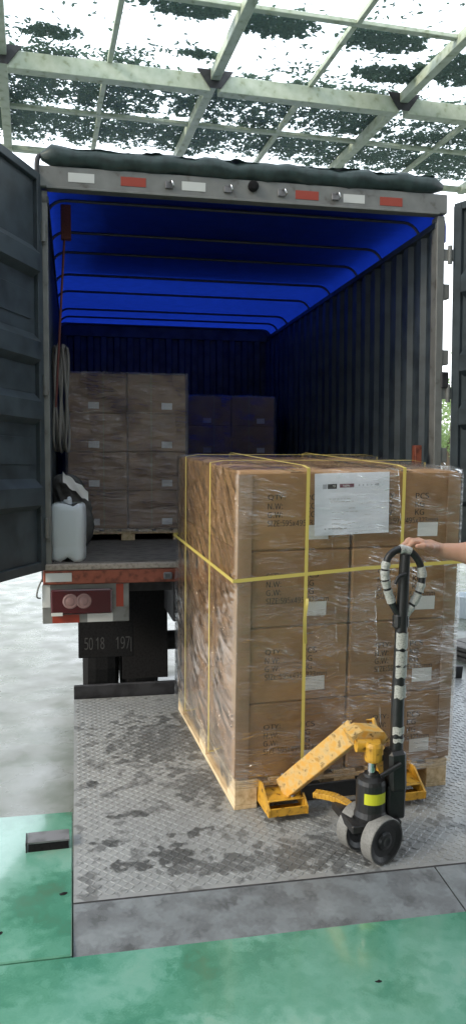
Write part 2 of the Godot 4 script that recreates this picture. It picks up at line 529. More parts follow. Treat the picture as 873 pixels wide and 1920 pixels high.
	# steel stop bar lying on the apron beside the lift
	var b := thing("stop_bar", "short black steel channel lying on the pale green floor beside the lift", "steel bar", Transform3D(Basis(Vector3.UP, 0.03), Vector3(-0.113, -0.004, -2.925)))
	part_box(b, "bar_top", M.steel_edge, Vector3(0, 0.036, -0.02), Vector3(0.155, 0.008, 0.075), 0.001)
	part_box(b, "bar_web", M.black_rubber, Vector3(0.0, 0.016, 0.0), Vector3(0.15, 0.032, 0.03), 0.001)
	part_box(b, "end_plate", M.dark_steel, Vector3(-0.082, 0.02, -0.02), Vector3(0.006, 0.04, 0.075), 0.001)

# ------------------------------------------------------------------ canopy
func build_canopy() -> void:
	var yaw := deg_to_rad(2.983)
	var sl := deg_to_rad(3.797)
	TC = Transform3D(Basis(Vector3.UP, yaw) * Basis(Vector3.RIGHT, -sl), Vector3(-0.631, 4.409, -8.988))   # x across, z towards the dock, sheet underside about y = 0.1
	var t := thing("canopy_roof", "pale green steel canopy with translucent roof sheets above the truck", "canopy", TC)
	var A0 := -1.76 * 4
	var A1 := 1.76 * 6 - 0.02
	# purlins across, one by one between the big rafters
	var rows := [[0.0, 0.10, 0.07, 0.0], [0.95, 0.06, 0.055, 0.03], [1.94, 0.26, 0.10, -0.05], [2.99, 0.06, 0.055, 0.03], [3.95, 0.06, 0.055, 0.03], [4.95, 0.06, 0.055, 0.03], [5.95, 0.26, 0.1, -0.05], [6.95, 0.1, 0.07, 0.0]]
	var xs := []
	for k in range(-4, 7): xs.append(-0.02 + 1.76 * k)
	for r in rows:
		for k in xs.size() - 1:
			if xs[k] > 6.5 or xs[k] < -3.6: continue
			part_box(t, "girder" if r[1] > 0.2 else "purlin", M.canopy_paint, Vector3((xs[k] + xs[k + 1]) / 2, r[3] + rng.randf_range(-0.004, 0.004), r[0]), Vector3(1.76 - 0.082, r[1] * 0.55, r[2]), 0.004)
	for x in xs:
		if x > 6.6 or x < -3.6: continue
		part_box(t, "rafter", M.canopy_paint, Vector3(x, 0.01, 3.47), Vector3(0.08, 0.09, 7.04), 0.004)
		for b in [1.94, 5.95]:
			var g := mb()
			prism(g, [Vector2(-0.16, 0.05), Vector2(-0.05, -0.1), Vector2(0.05, -0.1), Vector2(0.16, 0.05)], Vector3(0, 0, 0.008), Vector3(x, 0, b + 0.06), Vector3(1, 0, 0), Vector3(0, 1, 0))
			put(g, "gusset_plate", M.dark_steel, t)
	for k in xs.size() - 1:
		if xs[k] > 6.5 or xs[k] < -3.6: continue
		for i in rows.size() - 1:
			part_box(t, "glazing_bar", M.canopy_paint, Vector3(xs[k] + 0.87 + rng.randf_range(-0.02, 0.02), 0.036, (rows[i][0] + rows[i + 1][0]) / 2), Vector3(0.042, 0.045, rows[i + 1][0] - rows[i][0] - 0.065), 0.003)
			for h in 2:
				part_box(t, "roof_sheet", M.canopy_sheet, Vector3(xs[k] + 0.44 + 0.88 * h, 0.075 + rng.randf_range(0.0, 0.003), (rows[i][0] + rows[i + 1][0]) / 2), Vector3(0.874, 0.003, rows[i + 1][0] - rows[i][0] - 0.008), 0.0005)
	# posts that carry it, off to the sides
	for p in [[-3.5, 0.1], [-3.5, 5.9], [6.9, 0.1], [6.9, 5.9]]:
		var st := mb()
		var top: Vector3 = Vector3(p[0], -0.05, p[1])
		var world := TC * top
		var foot := Vector3(world.x, yard_y(world.z), world.z)
		tube(st, [TC.affine_inverse() * foot, top], 0.07, 12)
		put(st, "post", M.canopy_paint, t)
	# fallen leaves on top
	var leaf := mb()
	leaf.set_smooth_group(FLAT)
	var lp := [Vector3(-0.5, 0, 0), Vector3(-0.2, 0.03, 0.2), Vector3(0.15, 0.05, 0.19), Vector3(0.5, 0.02, 0), Vector3(0.15, 0.05, -0.19), Vector3(-0.2, 0.03, -0.2)]
	for k in range(1, 5): tri(leaf, lp[0], lp[k], lp[k + 1])
	leaf.generate_normals()
	var lmesh := leaf.commit()
	lmesh.surface_set_material(0, M.dead_leaf)
	var nz := FastNoiseLite.new()
	nz.seed = 77; nz.frequency = 1.3; nz.fractal_octaves = 4
	var nf := FastNoiseLite.new()
	nf.seed = 78; nf.frequency = 7.0; nf.fractal_octaves = 3
	var piles := [[1.34, 2.79, 0.34, 0.13], [2.08, 2.7, 0.3, 0.16], [2.98, 2.7, 0.36, 0.17], [0.35, 2.2, 0.25, 0.1], [1.6, 2.14, 0.2, 0.06], [3.3, 2.2, 0.35, 0.14], [3.9, 2.45, 0.45, 0.25], [4.8, 2.7, 0.5, 0.22], [-0.6, 2.7, 0.4, 0.2], [0.36, 2.95, 0.2, 0.05]]
	var xf := []
	for c in 300000:
		var far := c >= 230000   # over the dock, out of the picture: fewer, larger
		var a := rng.randf_range(-3.5, 6.9) if far else rng.randf_range(-1.6, 6.2)
		var b := rng.randf_range(3.6, 6.9) if far else rng.randf_range(-0.03, 3.6)
		if c >= 265000:
			a = rng.randf_range(-3.5, -1.6); b = rng.randf_range(0.0, 3.6)
		var n := nz.get_noise_2d(a, b)
		var f := nf.get_noise_2d(a, b)
		var d := 0.0
		if b < 0.95:
			var m := absf(b - 0.5) / 0.45
			d = clampf(0.75 - m * m * 0.7 + n * 0.8 + f * 0.7, 0.0, 0.8)
		elif b < 1.9:
			d = clampf(0.52 + (1.3 - b) * 0.35 + n * 1.0 + f * 0.9, 0.0, 0.8)
		elif far and c < 265000:
			d = clampf(0.2 + n * 1.0, 0.03, 0.8)
		else:
			d = clampf(-0.02 + n * 0.10 + maxf(0.0, 2.3 - b) * (0.3 + n * 1.2) + f * 0.12, 0.004, 0.5)
			for p in piles:
				var q: float = pow((a - p[0]) / p[2], 2) + pow((b - p[1]) / p[3], 2) + f * 0.9 + n * 0.5
				if q < 1.1: d = maxf(d, clampf((1.1 - q) * 4.0, 0.0, 1.0))
		if rng.randf() < d:
			var s := rng.randf_range(0.034, 0.066) * (1.7 if far else 1.0)
			var bs := Basis(Vector3.UP, rng.randf() * TAU) * Basis(Vector3.RIGHT, rng.randf_range(-0.5, 0.5)) * Basis(Vector3.FORWARD, rng.randf_range(-0.3, 0.3))
			xf.append(TC * Transform3D(bs.scaled(Vector3.ONE * s), Vector3(a, 0.086 + rng.randf() * 0.02, b)))
	var mm := MultiMesh.new()
	mm.transform_format = MultiMesh.TRANSFORM_3D
	mm.mesh = lmesh
	mm.instance_count = xf.size()
	for i in xf.size(): mm.set_instance_transform(i, xf[i])
	var mi := MultiMeshInstance3D.new()
	mi.multimesh = mm
	mi.name = "fallen_leaves"
	add_child(mi)
	tag(mi, "dark fallen leaves lying in drifts on the translucent canopy sheets", "leaves", "", "stuff")
	print("leaves ", xf.size())

# ------------------------------------------------------------------ truck
func door_leaf(t: Node3D, side: float, hx: float, ang: float) -> void:
	# local frame of the leaf: s along the leaf from the hinge, y up, n out of its inner face
	var dir := Vector3(side * sin(ang), 0, cos(ang))
	var nrm := Vector3(-side * cos(ang), 0, sin(ang))
	var bs := Basis(dir, Vector3.UP, nrm)
	var o := Vector3(hx, 0, 0)
	var y0 := -0.038
	var y1 := 2.15
	var L := 1.16
	var d := Node3D.new()
	d.name = "rear_door"
	t.add_child(d, true)
	d.transform = Transform3D(Basis.IDENTITY, o)
	d.set_meta("label", "open dark grey rear door with horizontal ribs")
	var B := func(called: String, s0: float, s1: float, a0: float, a1: float, n0: float, n1: float, m):
		part_box(d, called, m, dir * ((s0 + s1) / 2) + Vector3.UP * ((a0 + a1) / 2) + nrm * ((n0 + n1) / 2), Vector3(s1 - s0, a1 - a0, n1 - n0), 0.003, bs)
	B.call("door_skin", 0.05, L - 0.05, y0 + 0.05, y1 - 0.045, -0.012, -0.004, M.door_paint)
	B.call("door_stile", 0.0, 0.055, y0, y1, -0.022, 0.022, M.door_paint)
	B.call("door_stile", L - 0.055, L, y0, y1, -0.022, 0.022, M.door_paint)
	B.call("door_rail", 0.0555, L - 0.0555, y1 - 0.045, y1, -0.022, 0.022, M.door_paint)
	B.call("door_rail", 0.0555, L - 0.0555, y0, y0 + 0.05, -0.022, 0.022, M.door_paint)
	B.call("door_seal", -0.012, -0.0005, y0 + 0.01, y1 - 0.01, -0.012, 0.012, M.header_paint)
	for yc in [1.665, 1.19, 0.865, 0.395]:
		var st := mb()
		var pr := [Vector2(-0.09, 0.0), Vector2(-0.06, 0.05), Vector2(0.035, 0.05), Vector2(0.085, 0.0)]
		var ax := dir * (L - 0.15)
		var ex := Vector3.UP
		var ey := nrm
		if ex.cross(ey).dot(ax) < 0: pr = pr.map(func(p): return Vector2(-p.x, p.y)); ex = -ex
		pr.reverse()
		prism(st, pr, -ax, dir * (L - 0.075) + Vector3.UP * yc - nrm * 0.0035, ex, ey)
		put(st, "door_rib", M.door_paint, d)
	for yc in [1.42, 1.02, 0.63]:   # shallow pressed panels between the ribs
		B.call("pressed_panel", 0.11, L - 0.11, yc - 0.075, yc + 0.075, -0.0035, 0.003, M.door_paint)

func build_truck() -> void:
	var t := thing("box_truck", "open box truck with blue tarpaulin roof, red sill and dark interior", "truck", TT)
	var W := 2.314
	var L := 4.374
	part_box(t, "bed_floor", M.bed_wood, Vector3(W / 2, -0.02, -L / 2 - 0.02), Vector3(W + 0.02, 0.04, L), 0.003)
	# corrugated walls with thickness
	for sd in [0, 1]:
		var st := mb()
		var x := 0.0 if sd == 0 else W
		var o := -1.0 if sd == 0 else 1.0
		var pts := []
		var n := 22
		for k in n:
			var z0 := -0.03 - (L - 0.03) * k / n
			var w := (L - 0.03) / n
			pts.append_array([Vector2(z0, 0.0), Vector2(z0 - w * 0.35, 0.0), Vector2(z0 - w * 0.5, 0.028), Vector2(z0 - w * 0.85, 0.028)])
		pts.append(Vector2(-L, 0.0))
		for k in pts.size() - 1:
			var a: Vector2 = pts[k]
			var b: Vector2 = pts[k + 1]
			var p := [Vector3(x + o * a.y, 0, a.x), Vector3(x + o * b.y, 0, b.x), Vector3(x + o * b.y, 2.0, b.x), Vector3(x + o * a.y, 2.0, a.x)]
			var q := p.map(func(v): return v + Vector3(o * 0.003, 0, 0))
			if sd == 0: quad(st, p[0], p[3], p[2], p[1]); quad(st, q[0], q[1], q[2], q[3])
			else: quad(st, p[0], p[1], p[2], p[3]); quad(st, q[0], q[3], q[2], q[1])
		put(st, "side_wall", M.wall_steel, t)
		part_box(t, "wall_rail", M.wall_steel, Vector3(x + o * 0.015, 2.02, -L / 2), Vector3(0.05, 0.04, L), 0.003)
		part_box(t, "floor_rail", M.wall_steel, Vector3(x + o * 0.03, -0.06, -L / 2 - 0.02), Vector3(0.05, 0.11, L - 0.05), 0.003)
	var st2 := mb()
	var nf := 16
	for k in nf:
		var w := W / nf
		var x0 := w * k
		var prof := [Vector2(x0, 0.0), Vector2(x0 + w * 0.4, 0.0), Vector2(x0 + w * 0.5, -0.03), Vector2(x0 + w * 0.9, -0.03), Vector2(x0 + w, 0.0)]
		for i in 4:
			var a: Vector2 = prof[i]
			var b: Vector2 = prof[i + 1]
			quad(st2, Vector3(a.x, 0, -L + a.y), Vector3(b.x, 0, -L + b.y), Vector3(b.x, 2.12, -L + b.y), Vector3(a.x, 2.12, -L + a.y))
			quad(st2, Vector3(b.x, 0, -L + b.y - 0.004), Vector3(a.x, 0, -L + a.y - 0.004), Vector3(a.x, 2.12, -L + a.y - 0.004), Vector3(b.x, 2.12, -L + b.y - 0.004))
	put(st2, "front_wall", M.wall_steel, t)
	part_box(t, "front_header", M.wall_steel, Vector3(W / 2, 2.06, -L - 0.02), Vector3(W + 0.1, 0.15, 0.06), 0.003)
	# tarpaulin roof sagging between bows, with rounded shoulders
	var sec := []
	sec.append(Vector2(-0.06, 1.92))
	for k in 7:
		var a := PI - PI / 2 * k / 6
		sec.append(Vector2(0.06 + 0.12 * cos(a), 2.01 + 0.12 * sin(a)))
	for k in range(1, 8): sec.append(Vector2(0.06 + (W - 0.12) * k / 8, 2.13))
	for k in 7:
		var a := PI / 2 - PI / 2 * k / 6
		sec.append(Vector2(W - 0.06 + 0.12 * cos(a), 2.01 + 0.12 * sin(a)))
	sec.append(Vector2(W + 0.06, 1.92))
	var bows := [-0.28, -0.92, -1.42, -2.1, -2.72, -3.52, -3.93, -4.33]
	var zs := []
	var zb := 0.0
	for z in bows + [-L]:
		for k in 6: zs.append([lerpf(zb, z, k / 6.0), sin(PI * k / 6.0)])
		zb = z
	zs.append([-L, 0.0])
	var tn := FastNoiseLite.new()
	tn.seed = 33; tn.frequency = 1.2; tn.fractal_octaves = 3
	var tp := mb()
	tp.set_smooth_group(1)
	for i in zs.size() - 1:
		for k in sec.size() - 1:
			var P := func(ii, kk):
				var q: Vector2 = sec[kk]
				var mid := sin(PI * clampf((q.x) / W, 0, 1))
				return Vector3(q.x, q.y - (0.022 * zs[ii][1] + 0.016 * zs[ii][1] * tn.get_noise_2d(q.x * 2.0, zs[ii][0] * 3.0)) * mid, zs[ii][0])
			quad(tp, P.call(i, k), P.call(i + 1, k), P.call(i + 1, k + 1), P.call(i, k + 1))
	put(tp, "roof_tarp", M.blue_tarp, t)
	for z in bows:
		var s := mb()
		var path := []
		for q in sec: path.append(Vector3(lerpf(q.x, W / 2, 0.035), q.y - 0.018, z))
		tube(s, path, 0.01, 8)
		put(s, "roof_bow", M.bow_steel, t)
	# rear frame
	part_box(t, "rear_header", M.header_paint, Vector3(W / 2, 2.14, -0.02), Vector3(W + 0.11, 0.115, 0.09), 0.005)
	part_box(t, "header_lip", M.header_paint, Vector3(W / 2, 2.079, 0.006), Vector3(W + 0.0, 0.012, 0.06), 0.002)
	part_box(t, "corner_post", M.header_paint, Vector3(W + 0.018, 1.02, -0.02), Vector3(0.05, 2.1, 0.08), 0.004)
	part_box(t, "corner_post", M.header_paint, Vector3(-0.017, 1.02, -0.03), Vector3(0.04, 2.1, 0.06), 0.004)
	for q in [["tape_white", 0.117, 0.26], ["tape_red", 0.405, 0.545], ["tape_white", 0.748, 0.884], ["tape_red", 1.414, 1.554], ["tape_white", 1.706, 1.839], ["tape_red", 1.934, 2.077]]:
		part_box(t, "header_reflector", M[q[0]], Vector3((q[1] + q[2]) / 2, 2.142 - (q[1]) * 0.006, 0.0265), Vector3(q[2] - q[1], 0.05, 0.002), 0.0005)
	for x in [0.675, 1.012, 1.329, 1.655]:   # small tarp hooks
		var hk := part_box(t, "tarp_hook", M.steel_edge, Vector3(x, 2.135, 0.031), Vector3(0.045, 0.04, 0.012), 0.003)
		var s := mb()
		tube(s, smooth_path([Vector3(x + 0.005, 2.15, 0.035), Vector3(x + 0.012, 2.15, 0.06), Vector3(x + 0.02, 2.125, 0.062), Vector3(x + 0.022, 2.118, 0.045)], 4), 0.006, 6)
		put(s, "hook_wire", M.chrome, hk)
	var lmp := mb()
	lathe(lmp, [Vector2(0.0, 0.0), Vector2(0.03, 0.0), Vector2(0.032, 0.02), Vector2(0.02, 0.032), Vector2(0.0, 0.034)], 14, Transform3D(Basis(Vector3.RIGHT, PI / 2), Vector3(1.16, 2.16, 0.025)))
	put(lmp, "header_lamp", M.black_rubber, t)
	# rolled tarpaulin along the top edge with loose folds
	var roll := mb()
	var rp := []
	for k in 40: rp.append(Vector3(lerpf(-0.03, W + 0.03, k / 39.0), 2.25 + 0.006 * sin(k * 1.7) + 0.004 * sin(k * 0.61), 0.0 + 0.006 * sin(k * 0.9)))
	var rr := []
	for k in 40: rr.append(0.055 + 0.005 * sin(k * 1.3) + 0.003 * sin(k * 3.1))
	rr[0] = 0.02; rr[39] = 0.02
	tube(roll, rp, rr, 14)
	put(roll, "rolled_tarp", M.roll_tarp, t)
	var fold := mb()
	fold.set_smooth_group(1)
	var fnz := FastNoiseLite.new()
	fnz.seed = 90; fnz.frequency = 3.0; fnz.fractal_octaves = 4
	var F := func(i, j):
		var x := lerpf(0.02, W - 0.03, i / 90.0)
		var v: float = j / 8.0
		return Vector3(x, 2.29 + 0.022 * sin(v * PI) + 0.045 * maxf(0.0, fnz.get_noise_2d(x, v * 0.4)) + 0.012 * fnz.get_noise_2d(x * 5, v * 2), 0.04 - v * 2.12)
	for i in 90:
		for j in 8: quad(fold, F.call(i, j), F.call(i + 1, j), F.call(i + 1, j + 1), F.call(i, j + 1))
	put(fold, "tarp_fold", M.cover_sheet, t)  # runs on unseen over the roof, its length set to darken the near tarp
	var hp := mb()
	tube(hp, smooth_path([Vector3(-0.045, 2.08, 0.02), Vector3(-0.05, 2.2, 0.02), Vector3(-0.035, 2.25, 0.01), Vector3(0.02, 2.255, 0.0)], 6), 0.014, 8)
	put(hp, "drain_pipe", M.dark_steel, t)
	# doors and hinges
	door_leaf(t, -1.0, -0.045, deg_to_rad(24.4))
	door_leaf(t, 1.0, W + 0.125, deg_to_rad(26.0))
	for y in [1.84, 1.0, 0.2]:
		for sx in [-0.04, W + 0.06]:
			var s := mb()
			var wide := 0.13 if sx > 1 else 0.03
			cbox(s, Vector3(sx + 0.012, y, 0.008), Vector3(wide, 0.07, 0.012), 0.002)
			tube(s, [Vector3(sx + 0.02, y - 0.055, 0.018), Vector3(sx + 0.02, y + 0.055, 0.018)], 0.014, 10)
			put(s, "door_hinge", M.header_paint, t)
	for y in [1.62, 1.22, 0.62]:
		part_box(t, "keeper_bracket", M.header_paint, Vector3(W + 0.06, y, -0.01), Vector3(0.045, 0.09, 0.05), 0.004)
	part_box(t, "side_marker", M.dark_steel, Vector3(W + 0.055, 1.08, 0.0), Vector3(0.05, 0.1, 0.06), 0.006)
	# sill, lamps and reflective tape
	part_box(t, "rear_sill", M.sill_red, Vector3(W / 2, -0.083, -0.03), Vector3(W + 0.09, 0.078, 0.1), 0.005)
	part_box(t, "sill_strip", M.sill_pale, Vector3(W / 2 - 0.0, -0.024, -0.008), Vector3(W + 0.07, 0.034, 0.062), 0.006)
	for sd in [0, 1]:
		var X := func(x): return x if sd == 0 else W - x
		var panel := part_box(t, "lamp_panel", M.header_paint, Vector3(X.call(0.194), -0.236, -0.03), Vector3(0.49, 0.225, 0.05), 0.004)
		var lamp := part_box(t, "tail_lamp", M.lamp_red, Vector3(X.call(0.168), -0.222, 0.012), Vector3(0.342, 0.142, 0.036), 0.008)
		for x in [0.105, 0.18]:
			var s := mb()
			lathe(s, [Vector2(0.044, 0.0), Vector2(0.042, 0.004), Vector2(0.034, 0.006), Vector2(0.032, 0.003), Vector2(0.022, 0.004), Vector2(0.02, 0.007), Vector2(0.0, 0.009)], 20, Transform3D(Basis(Vector3.RIGHT, PI / 2), Vector3(X.call(x), -0.218, 0.029)))
			put(s, "lamp_lens", M.lamp_disc, lamp)
		for q in [["tape_white", -0.03, 0.114, -0.106, -0.056, 0.021], ["tape_red", 0.364, 0.406, -0.262, -0.128, -0.004], ["tape_red", 0.004, 0.155, -0.347, -0.3, -0.004], ["tape_white", 0.2, 0.344, -0.346, -0.297, -0.004], ["tape_white", -0.05, -0.006, -0.255, -0.126, -0.004], ["tape_white", -0.001, 0.062, -0.3, -0.281, 0.031]]:
			part_box(panel, "reflective_tape", M[q[0]], Vector3(X.call((q[1] + q[2]) / 2), (q[3] + q[4]) / 2, q[5]), Vector3(q[2] - q[1], q[4] - q[3], 0.002), 0.0004)
	part_box(t, "latch_block", M.steel_edge, Vector3(0.66, -0.085, 0.028), Vector3(0.05, 0.04, 0.03), 0.006)
	var wl := mb()
	tube(wl, smooth_path([Vector3(-0.05, -0.09, 0.0), Vector3(-0.072, -0.14, 0.01), Vector3(-0.08, -0.19, 0.01), Vector3(-0.06, -0.2, 0.0)], 5), 0.005, 6)
	put(wl, "latch_wire", M.header_paint, t)
	# number board hanging below the lamp
	var nb := part_box(t, "number_board", M.black_rubber, Vector3(0.315, -0.5, -0.3), Vector3(0.335, 0.25, 0.012), 0.003)
	text_line(nb, "50 18", Vector3(0.185, -0.575, -0.2935), 0.075, 0.12, M.plate_ink, "board_digits")
	text_line(nb, "197", Vector3(0.375, -0.575, -0.2935), 0.075, 0.085, M.plate_ink, "board_digits")
	part_box(nb, "board_edge", M.plate_ink, Vector3(0.468, -0.55, -0.293), Vector3(0.005, 0.09, 0.003), 0.0005)
	# underside
	for x in [0.75, 1.56]:
		part_box(t, "chassis_rail", M.dark_steel, Vector3(x, -0.26, -L / 2 - 0.1), Vector3(0.08, 0.26, L - 0.1), 0.004)
	for z in [-0.3, -1.6, -2.9]:
		part_box(t, "cross_member", M.dark_steel, Vector3(W / 2, -0.175, z), Vector3(W - 0.1, 0.08, 0.08), 0.004)
	var ax := mb()
	tube(ax, [Vector3(0.2, -0.72, -1.15), Vector3(W - 0.2, -0.72, -1.15)], 0.07, 10)
	put(ax, "axle", M.dark_steel, t)
	for x in [0.3, 0.57, W - 0.57, W - 0.3]:
		var s := mb()
		lathe(s, [Vector2(0.25, -0.11), Vector2(0.36, -0.12), Vector2(0.41, -0.09), Vector2(0.42, -0.04), Vector2(0.42, 0.04), Vector2(0.41, 0.09), Vector2(0.36, 0.12), Vector2(0.25, 0.11)], 28, Transform3D(Basis(Vector3.FORWARD, PI / 2), Vector3(x, -0.72, -1.15)))
		var wh := put(s, "wheel", M.black_rubber, t)
		s = mb()
		lathe(s, [Vector2(0.0, -0.05), Vector2(0.25, -0.05), Vector2(0.25, 0.05), Vector2(0.0, 0.05)], 20, Transform3D(Basis(Vector3.FORWARD, PI / 2), Vector3(x, -0.72, -1.15)))
		put(s, "rim", M.steel_edge, wh)
	for x in [0.44, W - 0.44]:
		part_box(t, "mud_flap", M.black_rubber, Vector3(x + (0.14 if x < 1 else -0.14), -0.55, -0.62), Vector3(0.3, 0.6, 0.008), 0.002, Basis(Vector3.RIGHT, -0.05))
	# loose red stake and pole inside
	part_box(t, "stake_pocket", M.rust_red, Vector3(0.1, 1.99, -0.3), Vector3(0.06, 0.2, 0.05), 0.004)
	var pole := mb()
	tube(pole, [Vector3(0.09, 1.9, -0.3), Vector3(0.03, 0.9, -0.28)], 0.007, 8)
	put(pole, "tarp_pole", M.rust_red, t)
	part_box(t, "side_stake", M.sill_red, Vector3(2.212, 0.34, -0.02), Vector3(0.045, 0.68, 0.05), 0.004)

func text_line(parent: Node, words: String, at: Vector3, height: float, width: float, m: Material, called: String, bs := Basis.IDENTITY) -> void:
	var f := SystemFont.new()
	f.font_names = PackedStringArray(["Droid Sans"])
	f.font_weight = 500
	var tm := TextMesh.new()
	tm.text = words
	tm.font = f
	tm.font_size = 24
	tm.pixel_size = 0.01
	tm.depth = 0.02
	tm.curve_step = 4.0
	tm.horizontal_alignment = HORIZONTAL_ALIGNMENT_LEFT
	tm.vertical_alignment = VERTICAL_ALIGNMENT_BOTTOM
	var bb := tm.get_aabb()
	var o := MeshInstance3D.new()
	o.mesh = tm
	place(o, called, m, parent)
	var sx := width / maxf(bb.size.x, 0.001)
	var sy := height / maxf(bb.size.y, 0.001)
	o.transform = Transform3D(bs * Basis.from_scale(Vector3(sx, sy, 0.02)), at) * Transform3D(Basis.IDENTITY, -bb.position)

# ------------------------------------------------------------------ film around a load
func film_shell(parent: Node, called: String, w: float, h0: float, h1: float, d: float, diag: bool, seed_: int, m: Material, off := 0.013, lid := true) -> MeshInstance3D:
	# local frame: x 0..w, z 0..-d, y h0..h1; the skin stands off 12 mm, a little slack and bulging
	var nz := FastNoiseLite.new()
	nz.seed = seed_; nz.frequency = 2.2; nz.fractal_octaves = 4
	var r := 0.02
	var ring := []   # (point, outward, u)
	var cs := [[Vector2(w, 0), 1, 1], [Vector2(w, -d), 1, -1], [Vector2(0, -d), -1, -1], [Vector2(0, 0), -1, 1]]
	var u := 0.0
	var corners := [Vector2(0, 0), Vector2(w, 0), Vector2(w, -d), Vector2(0, -d)]
	var outw := [Vector2(0, 1), Vector2(1, 0), Vector2(0, -1), Vector2(-1, 0)]
	for k in 4:
		var a: Vector2 = corners[k]
		var b: Vector2 = corners[(k + 1) % 4]
		var steps := int(a.distance_to(b) / 0.03)
		for i in steps + 1:
			ring.append([a.lerp(b, float(i) / steps) + outw[k] * off, outw[k], u + a.distance_to(b) * i / steps, k])
		u += a.distance_to(b)
		var o2: Vector2 = outw[(k + 1) % 4]
		for i in range(1, 3): ring.append([b + (outw[k].slerp(o2, i / 3.0)) * off, outw[k].slerp(o2, i / 3.0), u, k])
	var st := mb()
	st.set_smooth_group(1)
	var rows := int((h1 - h0) / 0.03)
	var P := func(i: int, j: int):
		var q = ring[i % ring.size()]
		var y := lerpf(h0, h1 + 0.004, float(j) / rows)
		var n := nz.get_noise_3d(q[0].x * 1.5, y * 3.0, q[0].y * 1.5)
		var p: Vector2 = q[0] + q[1] * (n * 0.0035)
		if diag and q[3] == 3:   # slack film bellying out on this side
			var e: float = -q[0].y
			var lobe := sin(PI * e / 0.36) if e < 0.36 else (sin(PI * (e - 0.36) / 0.52) if e < 0.88 else 0.0)
			p.x -= 0.017 * maxf(0.0, lobe) * smoothstep(0.1, 0.35, y) * smoothstep(1.1, 0.75, y)
		if j == rows: p = p - q[1] * 0.006
		return Vector3(p.x, y, p.y)
	var UV := func(i: int, j: int):
		var q = ring[i % ring.size()]
		var y := lerpf(h0, h1, float(j) / rows)
		var uu: float = q[2] if i < ring.size() else u
		if q[3] == 3 and diag: return Vector2((uu * 0.94 - y * 0.5) / 1.2, (-y * 0.94 - uu * 0.55) / 1.4)
		return Vector2((uu + y * 0.08) / 1.2 + seed_ * 0.37, (-y - uu * 0.05) / 1.4 + seed_ * 0.21)
	for i in ring.size():
		for j in rows:
			for e in [[0, 0], [1, 1], [1, 0], [0, 0], [0, 1], [1, 1]]:
				st.set_uv(UV.call(i + e[0], j + e[1]))
				st.add_vertex(P.call(i + e[0], j + e[1]))
	# rumpled top
	var nx := int(w / 0.03)
	var nzc := int(d / 0.03)
	var T := func(i: int, j: int):
		var x := lerpf(-off + 0.004, w + off - 0.004, float(i) / nx)
		var z := lerpf(off - 0.004, -d - off + 0.004, float(j) / nzc)
		var ed := minf(minf(x, w - x), minf(-z, d + z))
		var n := nz.get_noise_2d(x * 2.5 + 7, z * 2.5)
		var up := 0.004 + clampf(ed / 0.03, 0, 1) * 0.006 + maxf(0, n) * 0.02 * clampf(1.0 - absf(ed - 0.04) / 0.1, 0.15, 1.0)
		return Vector3(x, h1 + up, z)
	for i in (nx if lid else 0):
		for j in nzc:
			for e in [[0, 0], [1, 1], [1, 0], [0, 0], [0, 1], [1, 1]]:
				st.set_uv(Vector2((i + e[0]) * 0.025, (j + e[1]) * 0.021))
				st.add_vertex(T.call(i + e[0], j + e[1]))
	st.generate_normals()
	st.generate_tangents()
	var o := MeshInstance3D.new()
	o.mesh = st.commit()
	return place(o, called, m, parent)

func wooden_pallet(label: String, group: String, xf: Transform3D, w: float, d: float, h: float) -> Node3D:
	var t := thing("wooden_pallet", label, "pallet", xf, group)
	var bd := 0.018
	var bh := h - 3 * bd - 0.002
	for k in 3:   # bottom runners
		part_box(t, "bottom_board", M.pallet_wood, Vector3(w * k / 2.0 + [0.05, 0.0, -0.05][k], bd / 2, -d / 2), Vector3(0.1, bd, d), 0.002)
		for j in 3:
			part_box(t, "block", M.pallet_wood, Vector3(w * k / 2.0 + [0.05, 0.0, -0.05][k], bd + bh / 2, -d * j / 2.0 + [-0.06, 0.0, 0.06][j]), Vector3(0.098, bh - 0.001, 0.12), 0.002)
		part_box(t, "stringer_board", M.pallet_wood, Vector3(w / 2, bd * 1.5 + bh, -d * k / 2.0 + [-0.05, 0.0, 0.05][k]), Vector3(w, bd - 0.001, 0.1), 0.002)
	for k in 7:
		part_box(t, "deck_board", M.pallet_wood, Vector3(lerpf(0.05, w - 0.05, k / 6.0), bd * 2.5 + bh, -d / 2), Vector3(0.1, bd - 0.001, d), 0.002)
	return t

